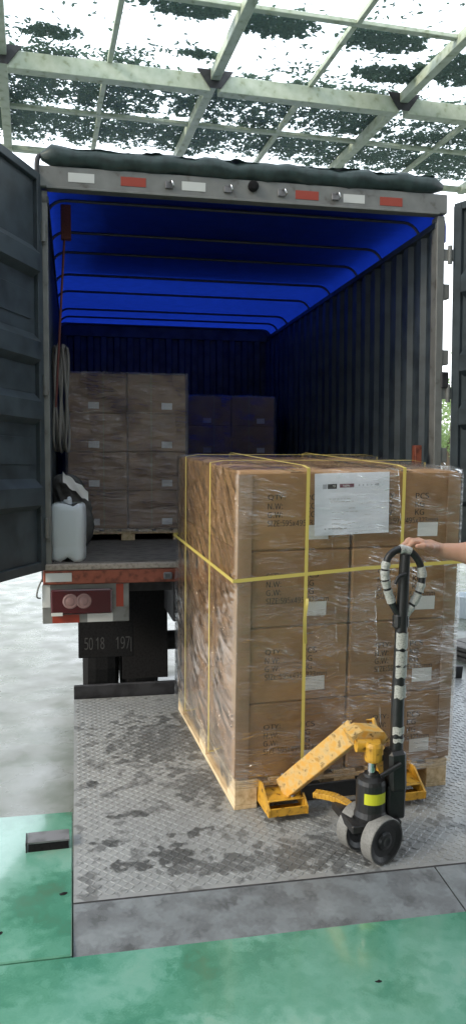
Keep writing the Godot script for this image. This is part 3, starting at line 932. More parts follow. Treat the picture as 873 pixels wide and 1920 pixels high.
func carton(label: String, group: String, xf: Transform3D, w: float, h: float, d: float, m: Material, lab: Vector4, printed: bool, taped := false) -> Node3D:
	# local frame: front lower corner at the origin, x along the front, -z into the load
	var t := thing("carton", label, "carton", xf, group)
	part_box(t, "box_body", m, Vector3(w / 2, h / 2, -d / 2), Vector3(w, h, d), 0.0065)
	if lab.z > 0:
		part_box(t, "paper_label", M.label_paper, Vector3(lab.x + lab.z / 2, lab.y + lab.w / 2, 0.0006), Vector3(lab.z, lab.w, 0.0008), 0.0002, Basis(Vector3.BACK, rng.randf_range(-0.02, 0.02)))
	if printed:
		var rows := [["QTY:", 0.065], ["N.W:", 0.055], ["G.W:", 0.055]]
		for k in 3:
			text_line(t, rows[k][0], Vector3(0.12, 0.205 - 0.035 * k, 0.0002), 0.024, rows[k][1] * 1.15, M.print_ink, "carton_print")
			text_line(t, ["PCS", "KG", "KG"][k], Vector3(0.285, 0.205 - 0.035 * k, 0.0002), 0.024, [0.062, 0.042, 0.042][k], M.print_ink, "carton_print")
		text_line(t, "SIZE:595x495x323mm", Vector3(0.12, 0.1, 0.0002), 0.024, 0.275, M.print_ink, "carton_print")
	if taped:
		part_box(t, "sealing_tape", M.carton_tape, Vector3(w / 2, h + 0.0004, -d / 2), Vector3(0.055, 0.0006, d - 0.004), 0.0002)
		part_box(t, "flap_gap", M.print_ink, Vector3(w / 2, h - 0.0008, -d / 2), Vector3(0.003, 0.002, d - 0.01), 0.0004)
	return t

# ------------------------------------------------------------------ cargo in the truck
func build_truck_cargo() -> void:
	var layer := ["bottom layer", "second layer up", "third layer up", "top layer"]
	var st_spec := [[0.084, -1.332, 0.874, 0.0, "rope", ["rope side", "inner side"], "stack behind the plastic can"], [1.2, -3.0, 0.86, 0.0, "far", ["inner side", "wall side"], "stack against the front wall"]]
	for si in 2:
		var s = st_spec[si]
		var base := TT * Transform3D(Basis.IDENTITY, Vector3(s[0], 0, s[1]))
		wooden_pallet(["wooden pallet under the cartons behind the white plastic can", "wooden pallet under the cartons at the truck's front wall"][si], "pallets in the truck", base, s[2], 0.86, 0.086)
		var cw: float = s[2] / 2
		for ly in 4:
			for cx in 2:
				var xf := base * Transform3D(Basis(Vector3.UP, rng.randf_range(-0.006, 0.006)), Vector3(cx * cw + 0.003, 0.087 + ly * 0.286, -0.004 + rng.randf_range(-0.006, 0.0)))
				carton("brown carton, %s, %s of the %s" % [layer[ly], s[5][cx], s[6]], "cartons in the truck", xf, cw - 0.007, 0.285, 0.84, M.carton_dark, Vector4([0.15, 0.25][cx], 0.028, 0.078, 0.048), false)
		var ft := thing("stretch_wrap", ["clear stretch film around the carton stack behind the plastic can", "clear stretch film around the carton stack at the front wall"][si], "film", base, "stretch film on the loads")
		var m: StandardMaterial3D = M.stretch_film.duplicate()
		m.normal_scale = 1.6
		m.albedo_color = lin(0.8, 0.8, 0.84, 0.1)
		film_shell(ft, "film_sheet", s[2], 0.07, 1.232, 0.85, false, 40 + si, m)
		film_shell(ft, "film_layer", s[2], 0.06, 1.237, 0.85, false, 44 + si, m, 0.0185)
		for bx in [0.3, 0.7]:
			var b := mb()
			var x: float = s[2] * bx
			ribbon(b, [Vector3(x, 0.076, 0.0075), Vector3(x, 1.2385, 0.0075), Vector3(x, 1.2385, -0.86), Vector3(x, 0.076, -0.86)], Vector3.RIGHT, 0.007, 0.001, true)
			var o := put(b, "strapping_band", M.strap_dull, self)
			o.transform = base
			tag(o, "yellow band over the %s side of the %s" % [["rope", "inner"] if si == 0 else ["inner", "wall"], s[6]].map(func(v): return v[0 if bx < 0.5 else 1] if v is Array else v), "strap", "bands on the truck stacks")
	# plastic can
	var jc := thing("plastic_can", "white translucent plastic jerrycan standing on the truck sill", "jerrycan", TT * Transform3D(Basis(Vector3.UP, -0.1), Vector3(0.1, 0.0, -0.13)))
	var st := mb()
	st.set_smooth_group(1)
	var secs := [[0.0, 0.84], [0.006, 0.93], [0.02, 0.97], [0.07, 0.985], [0.085, 0.955], [0.10, 0.985], [0.2, 1.0], [0.29, 0.99], [0.315, 0.965], [0.33, 0.91], [0.338, 0.8]]
	var N := 40
	var ring := func(k: int) -> Array:
		var out := []
		var sc: float = secs[k][1]
		for i in N:
			var a := TAU * i / N
			var x := signf(cos(a)) * pow(absf(cos(a)), 0.42) * 0.097
			var z := signf(sin(a)) * pow(absf(sin(a)), 0.42) * 0.115
			var y: float = secs[k][0]
			if k >= 9: y -= 0.022 * exp(-pow((x - 0.035) / 0.03, 2)) + 0.0 * z
			if k <= 2: y += 0.028 * exp(-pow(x / 0.03, 4)) * (1.0 if k < 2 else 0.6)
			out.append(Vector3(x * sc, y, z * sc))
		return out
	var prev: Array = ring.call(0)
	for i in N: tri(st, Vector3(0, 0.02, 0), prev[(i + 1) % N], prev[i])
	for k in range(1, secs.size()):
		var cur: Array = ring.call(k)
		for i in N:
			var j := (i + 1) % N
			quad(st, prev[j], prev[i], cur[i], cur[j])
		prev = cur
	for i in N: tri(st, Vector3(0, 0.34, 0), prev[i], prev[(i + 1) % N])
	st.generate_normals()
	var body := MeshInstance3D.new()
	body.mesh = st.commit()
	place(body, "can_body", M.can_plastic, jc)
	var cp := mb()
	lathe(cp, [Vector2(0.0, 0.325), Vector2(0.024, 0.325), Vector2(0.024, 0.352), Vector2(0.02, 0.356), Vector2(0.0, 0.356)], 18, Transform3D(Basis.IDENTITY, Vector3(0.0, 0, 0.04)))
	put(cp, "can_cap", M.can_plastic, jc)
	var hd := mb()
	tube(hd, smooth_path([Vector3(0.0, 0.325, 0.0), Vector3(0.0, 0.355, -0.015), Vector3(0.0, 0.358, -0.055), Vector3(0.0, 0.33, -0.085)], 5), 0.012, 8)
	put(hd, "can_handle", M.can_plastic, jc)
	# dark sack slumped behind the can
	var sk := thing("cloth_sack", "slumped grey sack lying behind the plastic can", "sack", TT * Transform3D(Basis.IDENTITY, Vector3(0.105, 0.0, -0.5)))
	var ss := mb()
	ss.set_smooth_group(1)
	var sn := FastNoiseLite.new()
	sn.seed = 12; sn.frequency = 3.5; sn.fractal_octaves = 4
	var SP := func(i: int, j: int):
		var a := TAU * (i % 36) / 36.0
		var b := PI * j / 20.0
		var y := 0.25 - 0.25 * cos(b)
		var rad := 0.115 * pow(sin(b), 0.55)
		var n := sn.get_noise_3d(cos(a), y * 3, sin(a))
		rad *= 1.0 + 0.35 * n
		return Vector3(cos(a) * rad + 0.03 * sin(y * 9), y * 1.0, sin(a) * rad)
	for i in 36:
		for j in 20: quad(ss, SP.call(i, j), SP.call(i, j + 1), SP.call(i + 1, j + 1), SP.call(i + 1, j))
	ss.generate_normals()
	var so := MeshInstance3D.new()
	so.mesh = ss.commit()
	place(so, "sack_body", M.sack_cloth, sk)
	var pw := mb()
	pw.set_smooth_group(1)
	for i in 8:
		for j in 3:
			var Q := func(ii, jj): return Vector3(-0.04 + ii * 0.019, 0.45 - ii * 0.015 + 0.008 * sin(ii * 1.9 + jj), 0.125 + 0.004 * sin(jj * 2.0 + ii)) + Vector3(0, jj * 0.022, 0)
			quad(pw, Q.call(i, j), Q.call(i + 1, j), Q.call(i + 1, j + 1), Q.call(i, j + 1))
	put(pw, "loose_film", M.label_paper, sk)
	# coiled rope on the wall
	var rp := thing("coiled_rope", "coil of pale rope hanging on the wall above the sack", "rope", TT * Transform3D(Basis.IDENTITY, Vector3(0.05, 0.62, -0.62)))
	for k in 7:
		var s := mb()
		var pts := []
		for i in 40:
			var a := TAU * i / 40
			pts.append(Vector3(0.012 * sin(k * 2.1 + a * 2) + 0.012 * k - 0.03, 0.36 + 0.33 * cos(a) + 0.012 * sin(k * 1.7), (0.075 + 0.008 * sin(k * 3.0)) * sin(a) * (1.0 - 0.35 * cos(a))))
		tube(s, pts, 0.009, 7, true)
		put(s, "rope_loop", M.rope_fibre, rp)

# ------------------------------------------------------------------ the load on the lift
func build_load() -> void:
	var W := 0.99
	var D := 1.19
	var H0 := 0.13
	var L := 0.323
	wooden_pallet("pale wooden pallet under the strapped cartons on the tread plate", "", TP, W, D, H0)
	var layer := ["bottom layer", "second layer up", "third layer up", "top layer"]
	var col := [["column behind the yellow band", "column behind the jack tiller"], ["column beside the truck sill", "column hidden behind the tiller column"]]
	for ly in 4:
		for r in 2:
			for c in 2:
				var at := Vector3(c * 0.495 + 0.0045 + rng.randf_range(-0.001, 0.001), H0 + ly * L + 0.0005, -r * 0.595 - 0.003 - rng.randf_range(0, 0.002))
				var lab := Vector4(0.29 if c == 0 else 0.3, 0.042, 0.095, 0.06) if r == 0 else Vector4.ZERO
				var word := "printed carton" if r == 0 else "plain carton"
				carton("brown %s, %s, %s of the strapped load" % [word, layer[ly], col[r][c]], "cartons on the lift", TP * Transform3D(Basis.IDENTITY, at), 0.4865, L - 0.002, 0.588, M.carton if (ly + r + c) % 2 else M.carton_dark, lab, r == 0, ly == 3)
	var top := H0 + 4 * L
	# corner edge boards
	for q in [[0, 0, "beside the wrapped side of the load"], [1, 0, "beside the jack handle"], [0, 1, "next to the truck sill"]]:
		var st := mb()
		var sx := 1.0 if q[0] == 0 else -1.0
		var sz := -1.0 if q[1] == 0 else 1.0
		var o := Vector3(W * q[0], 0, -D * q[1])
		var hh := top - H0 - 0.02
		cbox(st, o + Vector3(sx * 0.027, H0 + hh / 2 + 0.01, -sz * 0.002), Vector3(0.06, hh, 0.004), 0.001)
		cbox(st, o + Vector3(-sx * 0.0015, H0 + hh / 2 + 0.01, sz * 0.0285), Vector3(0.003, hh, 0.057), 0.001)
		var e := put(st, "edge_board", M.edge_board, self)
		e.transform = TP
		tag(e, "tall brown cardboard edge board on the load corner " + q[2], "edge board", "edge boards on the strapped load")
	# yellow bands
	var z0 := 0.026
	for x in [0.288, 0.716]:
		var b := mb()
		ribbon(b, [Vector3(x, H0 - 0.02, z0), Vector3(x - 0.004, top * 0.5, z0 + 0.001), Vector3(x - 0.004, top + 0.016, z0), Vector3(x - 0.004, top + 0.024, -0.04), Vector3(x - 0.01, top + 0.024, -0.4), Vector3(x - 0.002, top + 0.024, -D + 0.04), Vector3(x, top + 0.016, -D - z0), Vector3(x, H0 - 0.02, -D - z0)], Vector3.RIGHT, 0.014, 0.001, true)
		var o := put(b, "strapping_band", M.strap_yellow, self)
		o.transform = TP
		tag(o, ["upright yellow strapping band passing beside the white document sheet", "upright yellow strapping band passing behind the jack handle"][0 if x < 0.5 else 1], "strap", "bands on the strapped load")
		if x < 0.5:   # loose loop of band end
			var lp := mb()
			ribbon(lp, smooth_path([Vector3(x + 0.002, 0.9, 0.03), Vector3(x - 0.008, 0.87, 0.05), Vector3(x - 0.016, 0.82, 0.054), Vector3(x - 0.01, 0.76, 0.046), Vector3(x, 0.71, 0.0305)], 6), Vector3.RIGHT, 0.013, 0.001)
			var lo := put(lp, "band_tail", M.strap_yellow, o)
	for z in [-0.36, -0.88]:
		var b := mb()
		ribbon(b, [Vector3(-z0, H0 - 0.02, z), Vector3(-z0 - 0.001, top * 0.6, z - 0.01), Vector3(-z0, top + 0.016, z - 0.02), Vector3(0.04, top + 0.0262, z - 0.02), Vector3(W * 0.5, top + 0.0265, z - 0.01), Vector3(W - 0.04, top + 0.0262, z), Vector3(W + z0, top + 0.016, z), Vector3(W + z0, H0 - 0.02, z)], Vector3.BACK, 0.015 if z > -0.5 else 0.012, 0.001, true)
		var o := put(b, "strapping_band", M.strap_yellow, self)
		o.transform = TP
		tag(o, ["yellow band across the wrapped side of the load, passing nearer the jack", "yellow band across the wrapped side of the load, passing nearer the truck"][0 if z > -0.5 else 1], "strap", "bands on the strapped load")
	var hb := mb()
	ribbon(hb, [Vector3(-z0, 0.985, z0), Vector3(W * 0.55, 1.018, z0 + 0.001), Vector3(W + z0, 1.03, z0), Vector3(W + z0, 1.0, -D - z0), Vector3(-z0, 0.995, -D - z0)], Vector3.UP, 0.015, 0.001, true)
	var ho := put(hb, "strapping_band", M.strap_yellow, self)
	ho.transform = TP
	tag(ho, "level yellow strapping band running round the middle of the load", "strap", "bands on the strapped load")
	# document sheet under the film
	var sh := thing("document_sheet", "white printed document sheet under the film on the top carton", "paper sheet", TP * Transform3D(Basis(Vector3.BACK, 0.022), Vector3(0.323, 1.157, 0.0092)))
	var sw := 0.333
	var shh := 0.257
	part_box(sh, "sheet_paper", M.sheet_paper, Vector3(sw / 2, shh / 2, 0), Vector3(sw, shh, 0.0008), 0.0002)
	var R := func(x0: float, x1: float, y0: float, y1: float, m, called: String):   # fractions from the top left corner
		var b := mb()
		box(b, Vector3((x0 + x1) / 2 * sw, (1 - (y0 + y1) / 2) * shh, 0.0006), Vector3((x1 - x0) * sw, (y1 - y0) * shh, 0.0004))
		put(b, called, m, sh)
	R.call(0.105, 0.16, 0.175, 0.25, M.print_gray, "grey_tag")
	R.call(0.17, 0.29, 0.172, 0.25, M.print_ink, "black_tag")
	R.call(0.33, 0.52, 0.175, 0.235, M.print_red, "red_tag")
	text_line(sh, "100%", Vector3(0.37 * sw, (1 - 0.225) * shh, 0.0008), 0.009, 0.03, M.label_paper, "tag_text")
	R.call(0.235, 0.275, 0.19, 0.225, M.label_paper, "tag_mark")
	for k in 5: R.call(0.58 + k * 0.055, 0.6 + k * 0.055, 0.19, 0.215, M.print_gray, "small_print")
	R.call(0.52, 0.89, 0.168, 0.171, M.print_pale, "outline")
	R.call(0.52, 0.89, 0.236, 0.239, M.print_pale, "outline")
	R.call(0.82, 0.86, 0.18, 0.22, M.print_gray, "small_print")
	for q in [[0.19, 0.48, 0.405, 0.425], [0.2, 0.53, 0.45, 0.466], [0.45, 0.54, 0.565, 0.58], [0.36, 0.58, 0.62, 0.632], [0.67, 0.76, 0.68, 0.69], [0.13, 0.15, 0.885, 0.91], [0.18, 0.43, 0.885, 0.905]]:
		var x: float = q[0]
		while x < q[1] - 0.005:   # faint words
			var e := minf(q[1], x + rng.randf_range(0.02, 0.06))
			R.call(x, e, q[2], q[3], M.print_pale if q[2] < 0.8 else M.print_gray, "faint_words")
			x = e + 0.01
	# film
	var ft := thing("stretch_wrap", "clear creased stretch film wrapped round the strapped load", "film", TP, "stretch film on the loads")
	film_shell(ft, "film_sheet", W, 0.105, top + 0.002, D, true, 7, M.stretch_film)
	film_shell(ft, "film_layer", W, 0.1, top + 0.006, D, true, 9, M.stretch_film, 0.0165)
	film_shell(ft, "film_layer", W, 0.095, 0.95, D, true, 12, M.stretch_film, 0.0215, false)

# ------------------------------------------------------------------ pallet jack
func build_jack() -> void:
	var C := Vector3(0.405, 0, 0.445)
	var t := thing("pallet_jack", "worn yellow hand pallet jack with black pump and taped tiller", "pallet jack", TP * Transform3D(Basis.IDENTITY, C))
	var V := func(x: float, y: float, z: float) -> Vector3: return Vector3(x, y, z) - C
	for sd in 2:
		var x0 := 0.11 if sd == 0 else 0.645
		var x1 := x0 + 0.155
		var fk := mb()
		cbox(fk, V.call((x0 + x1) / 2, 0.082, -0.48), Vector3(0.155, 0.006, 1.2), 0.002)
		for x in [x0 + 0.003, x1 - 0.003]: cbox(fk, V.call(x, 0.06, -0.48), Vector3(0.005, 0.038, 1.2), 0.001)
		put(fk, "fork", M.jack_yellow, t)
		var hl := mb()
		for x in [x0 - 0.004, x1 + 0.004]:
			prism(hl, [Vector2(-0.15, 0.03), Vector2(0.02, 0.03), Vector2(0.06, 0.075), Vector2(0.06, 0.115), Vector2(-0.04, 0.13), Vector2(-0.15, 0.06)], Vector3(0.008, 0, 0), V.call(x - 0.004, 0, 0), Vector3(0, 0, -1), Vector3(0, 1, 0))
		cbox(hl, V.call((x0 + x1) / 2, 0.045, 0.142), Vector3(0.155, 0.034, 0.008), 0.001)
		cbox(hl, V.call((x0 + x1) / 2, 0.033, 0.1), Vector3(0.153, 0.006, 0.07), 0.001)
		put(hl, "fork_heel", M.jack_yellow, t)
		# inclined arm from the heel up to the pump head
		var foot: Vector3 = V.call((x0 + x1) / 2 + (0.0 if sd == 0 else -0.035), 0.095, 0.05)
		var apex: Vector3 = V.call(0.375 if sd == 0 else 0.46, 0.452, 0.34)
		var d: Vector3 = (apex - foot).normalized()
		var up := Vector3(-0.35 if sd == 0 else 0.35, 0.6, 0.72)
		var n: Vector3 = (up - d * up.dot(d)).normalized()
		var w := n.cross(d)
		var am := mb()
		cbox(am, (foot + apex) / 2, Vector3(0.088, (apex - foot).length(), 0.012), 0.003, Basis(w, d, n))
		for s in [-1, 1]:
			cbox(am, (foot + apex) / 2 + w * (0.041 * s) - n * 0.017, Vector3(0.006, (apex - foot).length() * 0.96, 0.024), 0.001, Basis(w, d, n))
		for e in [0.07, 0.93]:
			var pn := mb()
			tube(pn, [foot.lerp(apex, e) - w * 0.052 - n * 0.012, foot.lerp(apex, e) + w * 0.052 - n * 0.012], 0.009, 10)
			put(pn, "pivot_pin", M.steel_edge, t)
		put(am, "lift_arm", M.jack_worn if sd == 0 else M.jack_yellow, t)
	var crossb := mb()
	cbox(crossb, V.call(0.44, 0.09, 0.09), Vector3(0.36, 0.07, 0.012), 0.002)
	put(crossb, "cross_plate", M.jack_black, t)
	# head that joins the arms and sits on the piston
	var hdm := mb()
	prism(hdm, [Vector2(0.335, 0.455), Vector2(0.36, 0.41), Vector2(0.46, 0.41), Vector2(0.495, 0.425), Vector2(0.47, 0.462), Vector2(0.38, 0.475)], Vector3(0, 0, 0.085), V.call(0, 0, 0.325), Vector3(1, 0, 0), Vector3(0, 1, 0))
	put(hdm, "head_plate", M.jack_worn, t)
	var cap := mb()
	tube(cap, [V.call(0.35, 0.425, 0.42), V.call(0.44, 0.42, 0.43)], 0.024, 14)
	lathe(cap, [Vector2(0.0, 0.372), Vector2(0.031, 0.372), Vector2(0.033, 0.38), Vector2(0.033, 0.43), Vector2(0.026, 0.443), Vector2(0.0, 0.446)], 18, Transform3D(Basis.IDENTITY, V.call(0.41, 0, 0.445)))
	put(cap, "piston_cap", M.jack_yellow, t)
	var ps := mb()
	lathe(ps, [Vector2(0.0, 0.3), Vector2(0.0155, 0.3), Vector2(0.0155, 0.374), Vector2(0.0, 0.374)], 16, Transform3D(Basis.IDENTITY, V.call(0.405, 0, 0.445)))
	put(ps, "piston_rod", M.chrome, t)
	var pm := mb()
	lathe(pm, [Vector2(0.0, 0.15), Vector2(0.06, 0.15), Vector2(0.062, 0.165), Vector2(0.0555, 0.185), Vector2(0.0555, 0.29), Vector2(0.05, 0.305), Vector2(0.03, 0.315), Vector2(0.028, 0.325), Vector2(0.0, 0.325)], 26, Transform3D(Basis.IDENTITY, V.call(0.405, 0, 0.445)))
	var pump := put(pm, "pump_cylinder", M.jack_black, t)
	var sk := mb()
	for k in 10:
		var a0 := deg_to_rad(-140 + k * 9.5)
		var a1 := deg_to_rad(-140 + (k + 1) * 9.5)
		var q := func(a, y): return V.call(0.405 + cos(a) * 0.0565, y, 0.445 - sin(a) * 0.0565)
		quad(sk, q.call(a0, 0.222), q.call(a1, 0.222), q.call(a1, 0.264), q.call(a0, 0.264))
	put(sk, "warning_sticker", M.sticker_yellow, pump)
	part_box(t, "pump_base", M.jack_black, V.call(0.41, 0.135, 0.40), Vector3(0.2, 0.03, 0.2), 0.004)
	part_box(t, "side_block", M.jack_black, V.call(0.5, 0.21, 0.44), Vector3(0.075, 0.14, 0.07), 0.008)
	part_box(t, "tiller_yoke", M.jack_black, V.call(0.5, 0.33, 0.445), Vector3(0.07, 0.16, 0.075), 0.012, Basis(Vector3.BACK, 0.05))
	for z in [0.4, 0.492]:
		var s := mb()
		tube(s, [V.call(0.42, 0.33, z), V.call(0.5, 0.37, z)], 0.009, 8)
		put(s, "yoke_link", M.jack_black, t)
	var pdl := mb()   # curved foot lever
	var pth := smooth_path([V.call(0.27, 0.15, 0.22), V.call(0.33, 0.155, 0.28), V.call(0.37, 0.14, 0.33), V.call(0.385, 0.105, 0.36)], 6)
	for i in pth.size() - 1: cbox(pdl, (pth[i] + pth[i + 1]) / 2, Vector3(0.04, 0.022, (pth[i + 1] - pth[i]).length() * 1.06), 0.002, Basis.looking_at(pth[i + 1] - pth[i], Vector3.UP))
	put(pdl, "foot_lever", M.jack_yellow, t)
	# steering wheels, turned across
	var turn := Basis(Vector3.UP, 0.38)
	var ax := mb()
	tube(ax, [turn * Vector3(0, 0.088, -0.085), turn * Vector3(0, 0.088, 0.085)], 0.014, 10)
	tube(ax, [V.call(0.40, 0.09, 0.448), V.call(0.405, 0.16, 0.445)], 0.03, 12)
	put(ax, "axle", M.jack_black, t)
	for z in [0.062, -0.062]:
		var xf := Transform3D(turn * Basis(Vector3.RIGHT, PI / 2), turn * Vector3(0, 0.0885, z))
		var s := mb()
		lathe(s, [Vector2(0.08, -0.026), Vector2(0.086, -0.026), Vector2(0.088, -0.023), Vector2(0.088, 0.023), Vector2(0.086, 0.026), Vector2(0.08, 0.026)], 36, xf)
		var wh := put(s, "steer_wheel", M.wheel_tread, t)
		s = mb()
		lathe(s, [Vector2(0.0, -0.018), Vector2(0.08, -0.018), Vector2(0.0835, -0.0262), Vector2(0.0835, 0.0266), Vector2(0.076, 0.025), Vector2(0.06, 0.016), Vector2(0.035, 0.014), Vector2(0.03, 0.024), Vector2(0.018, 0.026), Vector2(0.0, 0.022)], 36, xf)
		put(s, "wheel_hub", M.jack_black, wh)
	# tiller and loop handle
	var tl := mb()
	tube(tl, [V.call(0.505, 0.25, 0.445), V.call(0.503, 0.6, 0.442), V.call(0.507, 0.9, 0.44), V.call(0.51, 1.15, 0.44)], [0.026, 0.024, 0.022, 0.019], 12)
	put(tl, "tiller_tube", M.jack_black, t)
	var ctrl := [V.call(0.497, 0.905, 0.44), V.call(0.455, 0.965, 0.44), V.call(0.425, 1.04, 0.44), V.call(0.418, 1.095, 0.44), V.call(0.437, 1.145, 0.44), V.call(0.485, 1.168, 0.44), V.call(0.54, 1.155, 0.44), V.call(0.582, 1.112, 0.44), V.call(0.598, 1.05, 0.44), V.call(0.578, 0.985, 0.44), V.call(0.535, 0.925, 0.44), V.call(0.51, 0.9, 0.44)]
	var mid: Vector3 = V.call(0.507, 1.165, 0.44)
	ctrl = ctrl.map(func(q): return mid + (q - mid) * Vector3(0.84, 0.96, 1.0))
	var loop := smooth_path(ctrl, 8, true)
	var lh := mb()
	tube(lh, loop, 0.0135, 10, true)
	var handle := put(lh, "loop_handle", M.jack_black, t)
	for seg in [[8, 13], [14, 17], [18, 23], [24, 28], [40, 47], [58, 63], [66, 70], [71, 76], [77, 84]]:
		var s := mb()
		var pts := []
		var rr := []
		for i in range(seg[0], seg[1] + 1):
			pts.append(loop[i % loop.size()])
			rr.append(0.0162 + rng.randf_range(-0.0012, 0.0016))
		tube(s, pts, rr, 10)
		put(s, "tape_wrap", M.white_wrap, handle)
	for seg in [[0.86, 0.80], [0.79, 0.735], [0.73, 0.69], [0.66, 0.61], [0.50, 0.47], [0.455, 0.44]]:
		var s := mb()
		var w := rng.randf_range(-0.25, 0.25)
		var y1: float = seg[0]
		var y0: float = seg[1]
		for k in 9:   # torn patch of tape round the camera side of the tube
			var a0 := deg_to_rad(-150 + k * 13 + w * 30)
			var a1 := deg_to_rad(-150 + (k + 1) * 13 + w * 30)
			var q := func(a, y): return V.call(0.505 + cos(a) * 0.0268, y, 0.442 - sin(a) * 0.0268)
			var j0 := 0.004 * sin(k * 1.3 + y0 * 50)
			var j1 := 0.004 * sin((k + 1) * 1.3 + y0 * 50)
			quad(s, q.call(a0, y0 + j0), q.call(a1, y0 + j1), q.call(a1, y1 + j1 * 0.5), q.call(a0, y1 + j0 * 0.5))
		put(s, "tape_patch", M.white_wrap, t)
	var lv := mb()
	tube(lv, smooth_path([V.call(0.505, 1.08, 0.46), V.call(0.475, 1.07, 0.465), V.call(0.462, 1.045, 0.465)], 5), 0.007, 8)
	put(lv, "release_lever", M.jack_black, t)
	part_box(t, "handle_collar", M.jack_black, V.call(0.503, 0.9, 0.44), Vector3(0.06, 0.06, 0.035), 0.01)

# ------------------------------------------------------------------ person
func sdf_add(st: SurfaceTool, caps: Array, cell: float, k: float) -> void:
	var lo := Vector3.INF
	var hi := -Vector3.INF
	for c in caps:
		var r: float = maxf(c[2], c[3]) + k
		lo = lo.min(c[0] - Vector3.ONE * r).min(c[1] - Vector3.ONE * r)
		hi = hi.max(c[0] + Vector3.ONE * r).max(c[1] + Vector3.ONE * r)
	lo -= Vector3.ONE * cell * 2
	var n := Vector3i(((hi - lo) / cell).ceil()) + Vector3i(3, 3, 3)
	var f := PackedFloat32Array()
	f.resize(n.x * n.y * n.z)
	f.fill(1.0)
	for c in caps:
		var a: Vector3 = c[0]
		var b: Vector3 = c[1]
		var r: float = maxf(c[2], c[3]) + k + cell * 2
		var i0 := Vector3i(((a.min(b) - Vector3.ONE * r - lo) / cell).floor()).clamp(Vector3i.ZERO, n - Vector3i.ONE)
		var i1 := Vector3i(((a.max(b) + Vector3.ONE * r - lo) / cell).ceil()).clamp(Vector3i.ZERO, n - Vector3i.ONE)
		var ab := b - a
		var l2 := maxf(ab.length_squared(), 1e-9)
		for z in range(i0.z, i1.z + 1):
			for y in range(i0.y, i1.y + 1):
				for x in range(i0.x, i1.x + 1):
					var p := lo + Vector3(x, y, z) * cell
					var t := clampf((p - a).dot(ab) / l2, 0, 1)
					var d := p.distance_to(a + ab * t) - lerpf(c[2], c[3], t)
					var at := x + n.x * (y + n.y * z)
					var g := f[at]
					var h := maxf(k - absf(g - d), 0) / k
					f[at] = minf(g, d) - h * h * k * 0.25
	var vid := {}
	var sx := 1
	var sy := n.x
	var sz := n.x * n.y
	var offs := [0, sx, sy, sx + sy, sz, sx + sz, sy + sz, sx + sy + sz]
	for z in n.z - 1:
		for y in n.y - 1:
			for x in n.x - 1:
				var at := x + sy * y + sz * z
				var neg := 0
				for o in offs:
					if f[at + o] < 0: neg += 1
				if neg == 0 or neg == 8: continue
				var sum := Vector3.ZERO
				var cnt := 0
				for e in [[0, 1], [2, 3], [4, 5], [6, 7], [0, 2], [1, 3], [4, 6], [5, 7], [0, 4], [1, 5], [2, 6], [3, 7]]:
					var va := f[at + offs[e[0]]]
					var vb := f[at + offs[e[1]]]
					if (va < 0) == (vb < 0): continue
					var t := va / (va - vb)
					var pa := Vector3(e[0] & 1, (e[0] >> 1) & 1, e[0] >> 2)
					var pb := Vector3(e[1] & 1, (e[1] >> 1) & 1, e[1] >> 2)
					sum += pa.lerp(pb, t)
					cnt += 1
				vid[at] = lo + (Vector3(x, y, z) + sum / cnt) * cell
	for at in vid:
		var va := f[at]
		for ax in [[sx, sy, sz], [sy, sz, sx], [sz, sx, sy]]:
			var vb := f[at + ax[0]]
			if (va < 0) == (vb < 0): continue
			if not (vid.has(at - ax[1]) and vid.has(at - ax[2]) and vid.has(at - ax[1] - ax[2])): continue
			var q := [vid[at], vid[at - ax[1]], vid[at - ax[1] - ax[2]], vid[at - ax[2]]]
			if va < 0: quad(st, q[0], q[1], q[2], q[3])
			else: quad(st, q[3], q[2], q[1], q[0])

func chain(pts: Array, rs: Array) -> Array:
	var out := []
	for i in pts.size() - 1: out.append([pts[i], pts[i + 1], rs[i], rs[i + 1]])
	return out

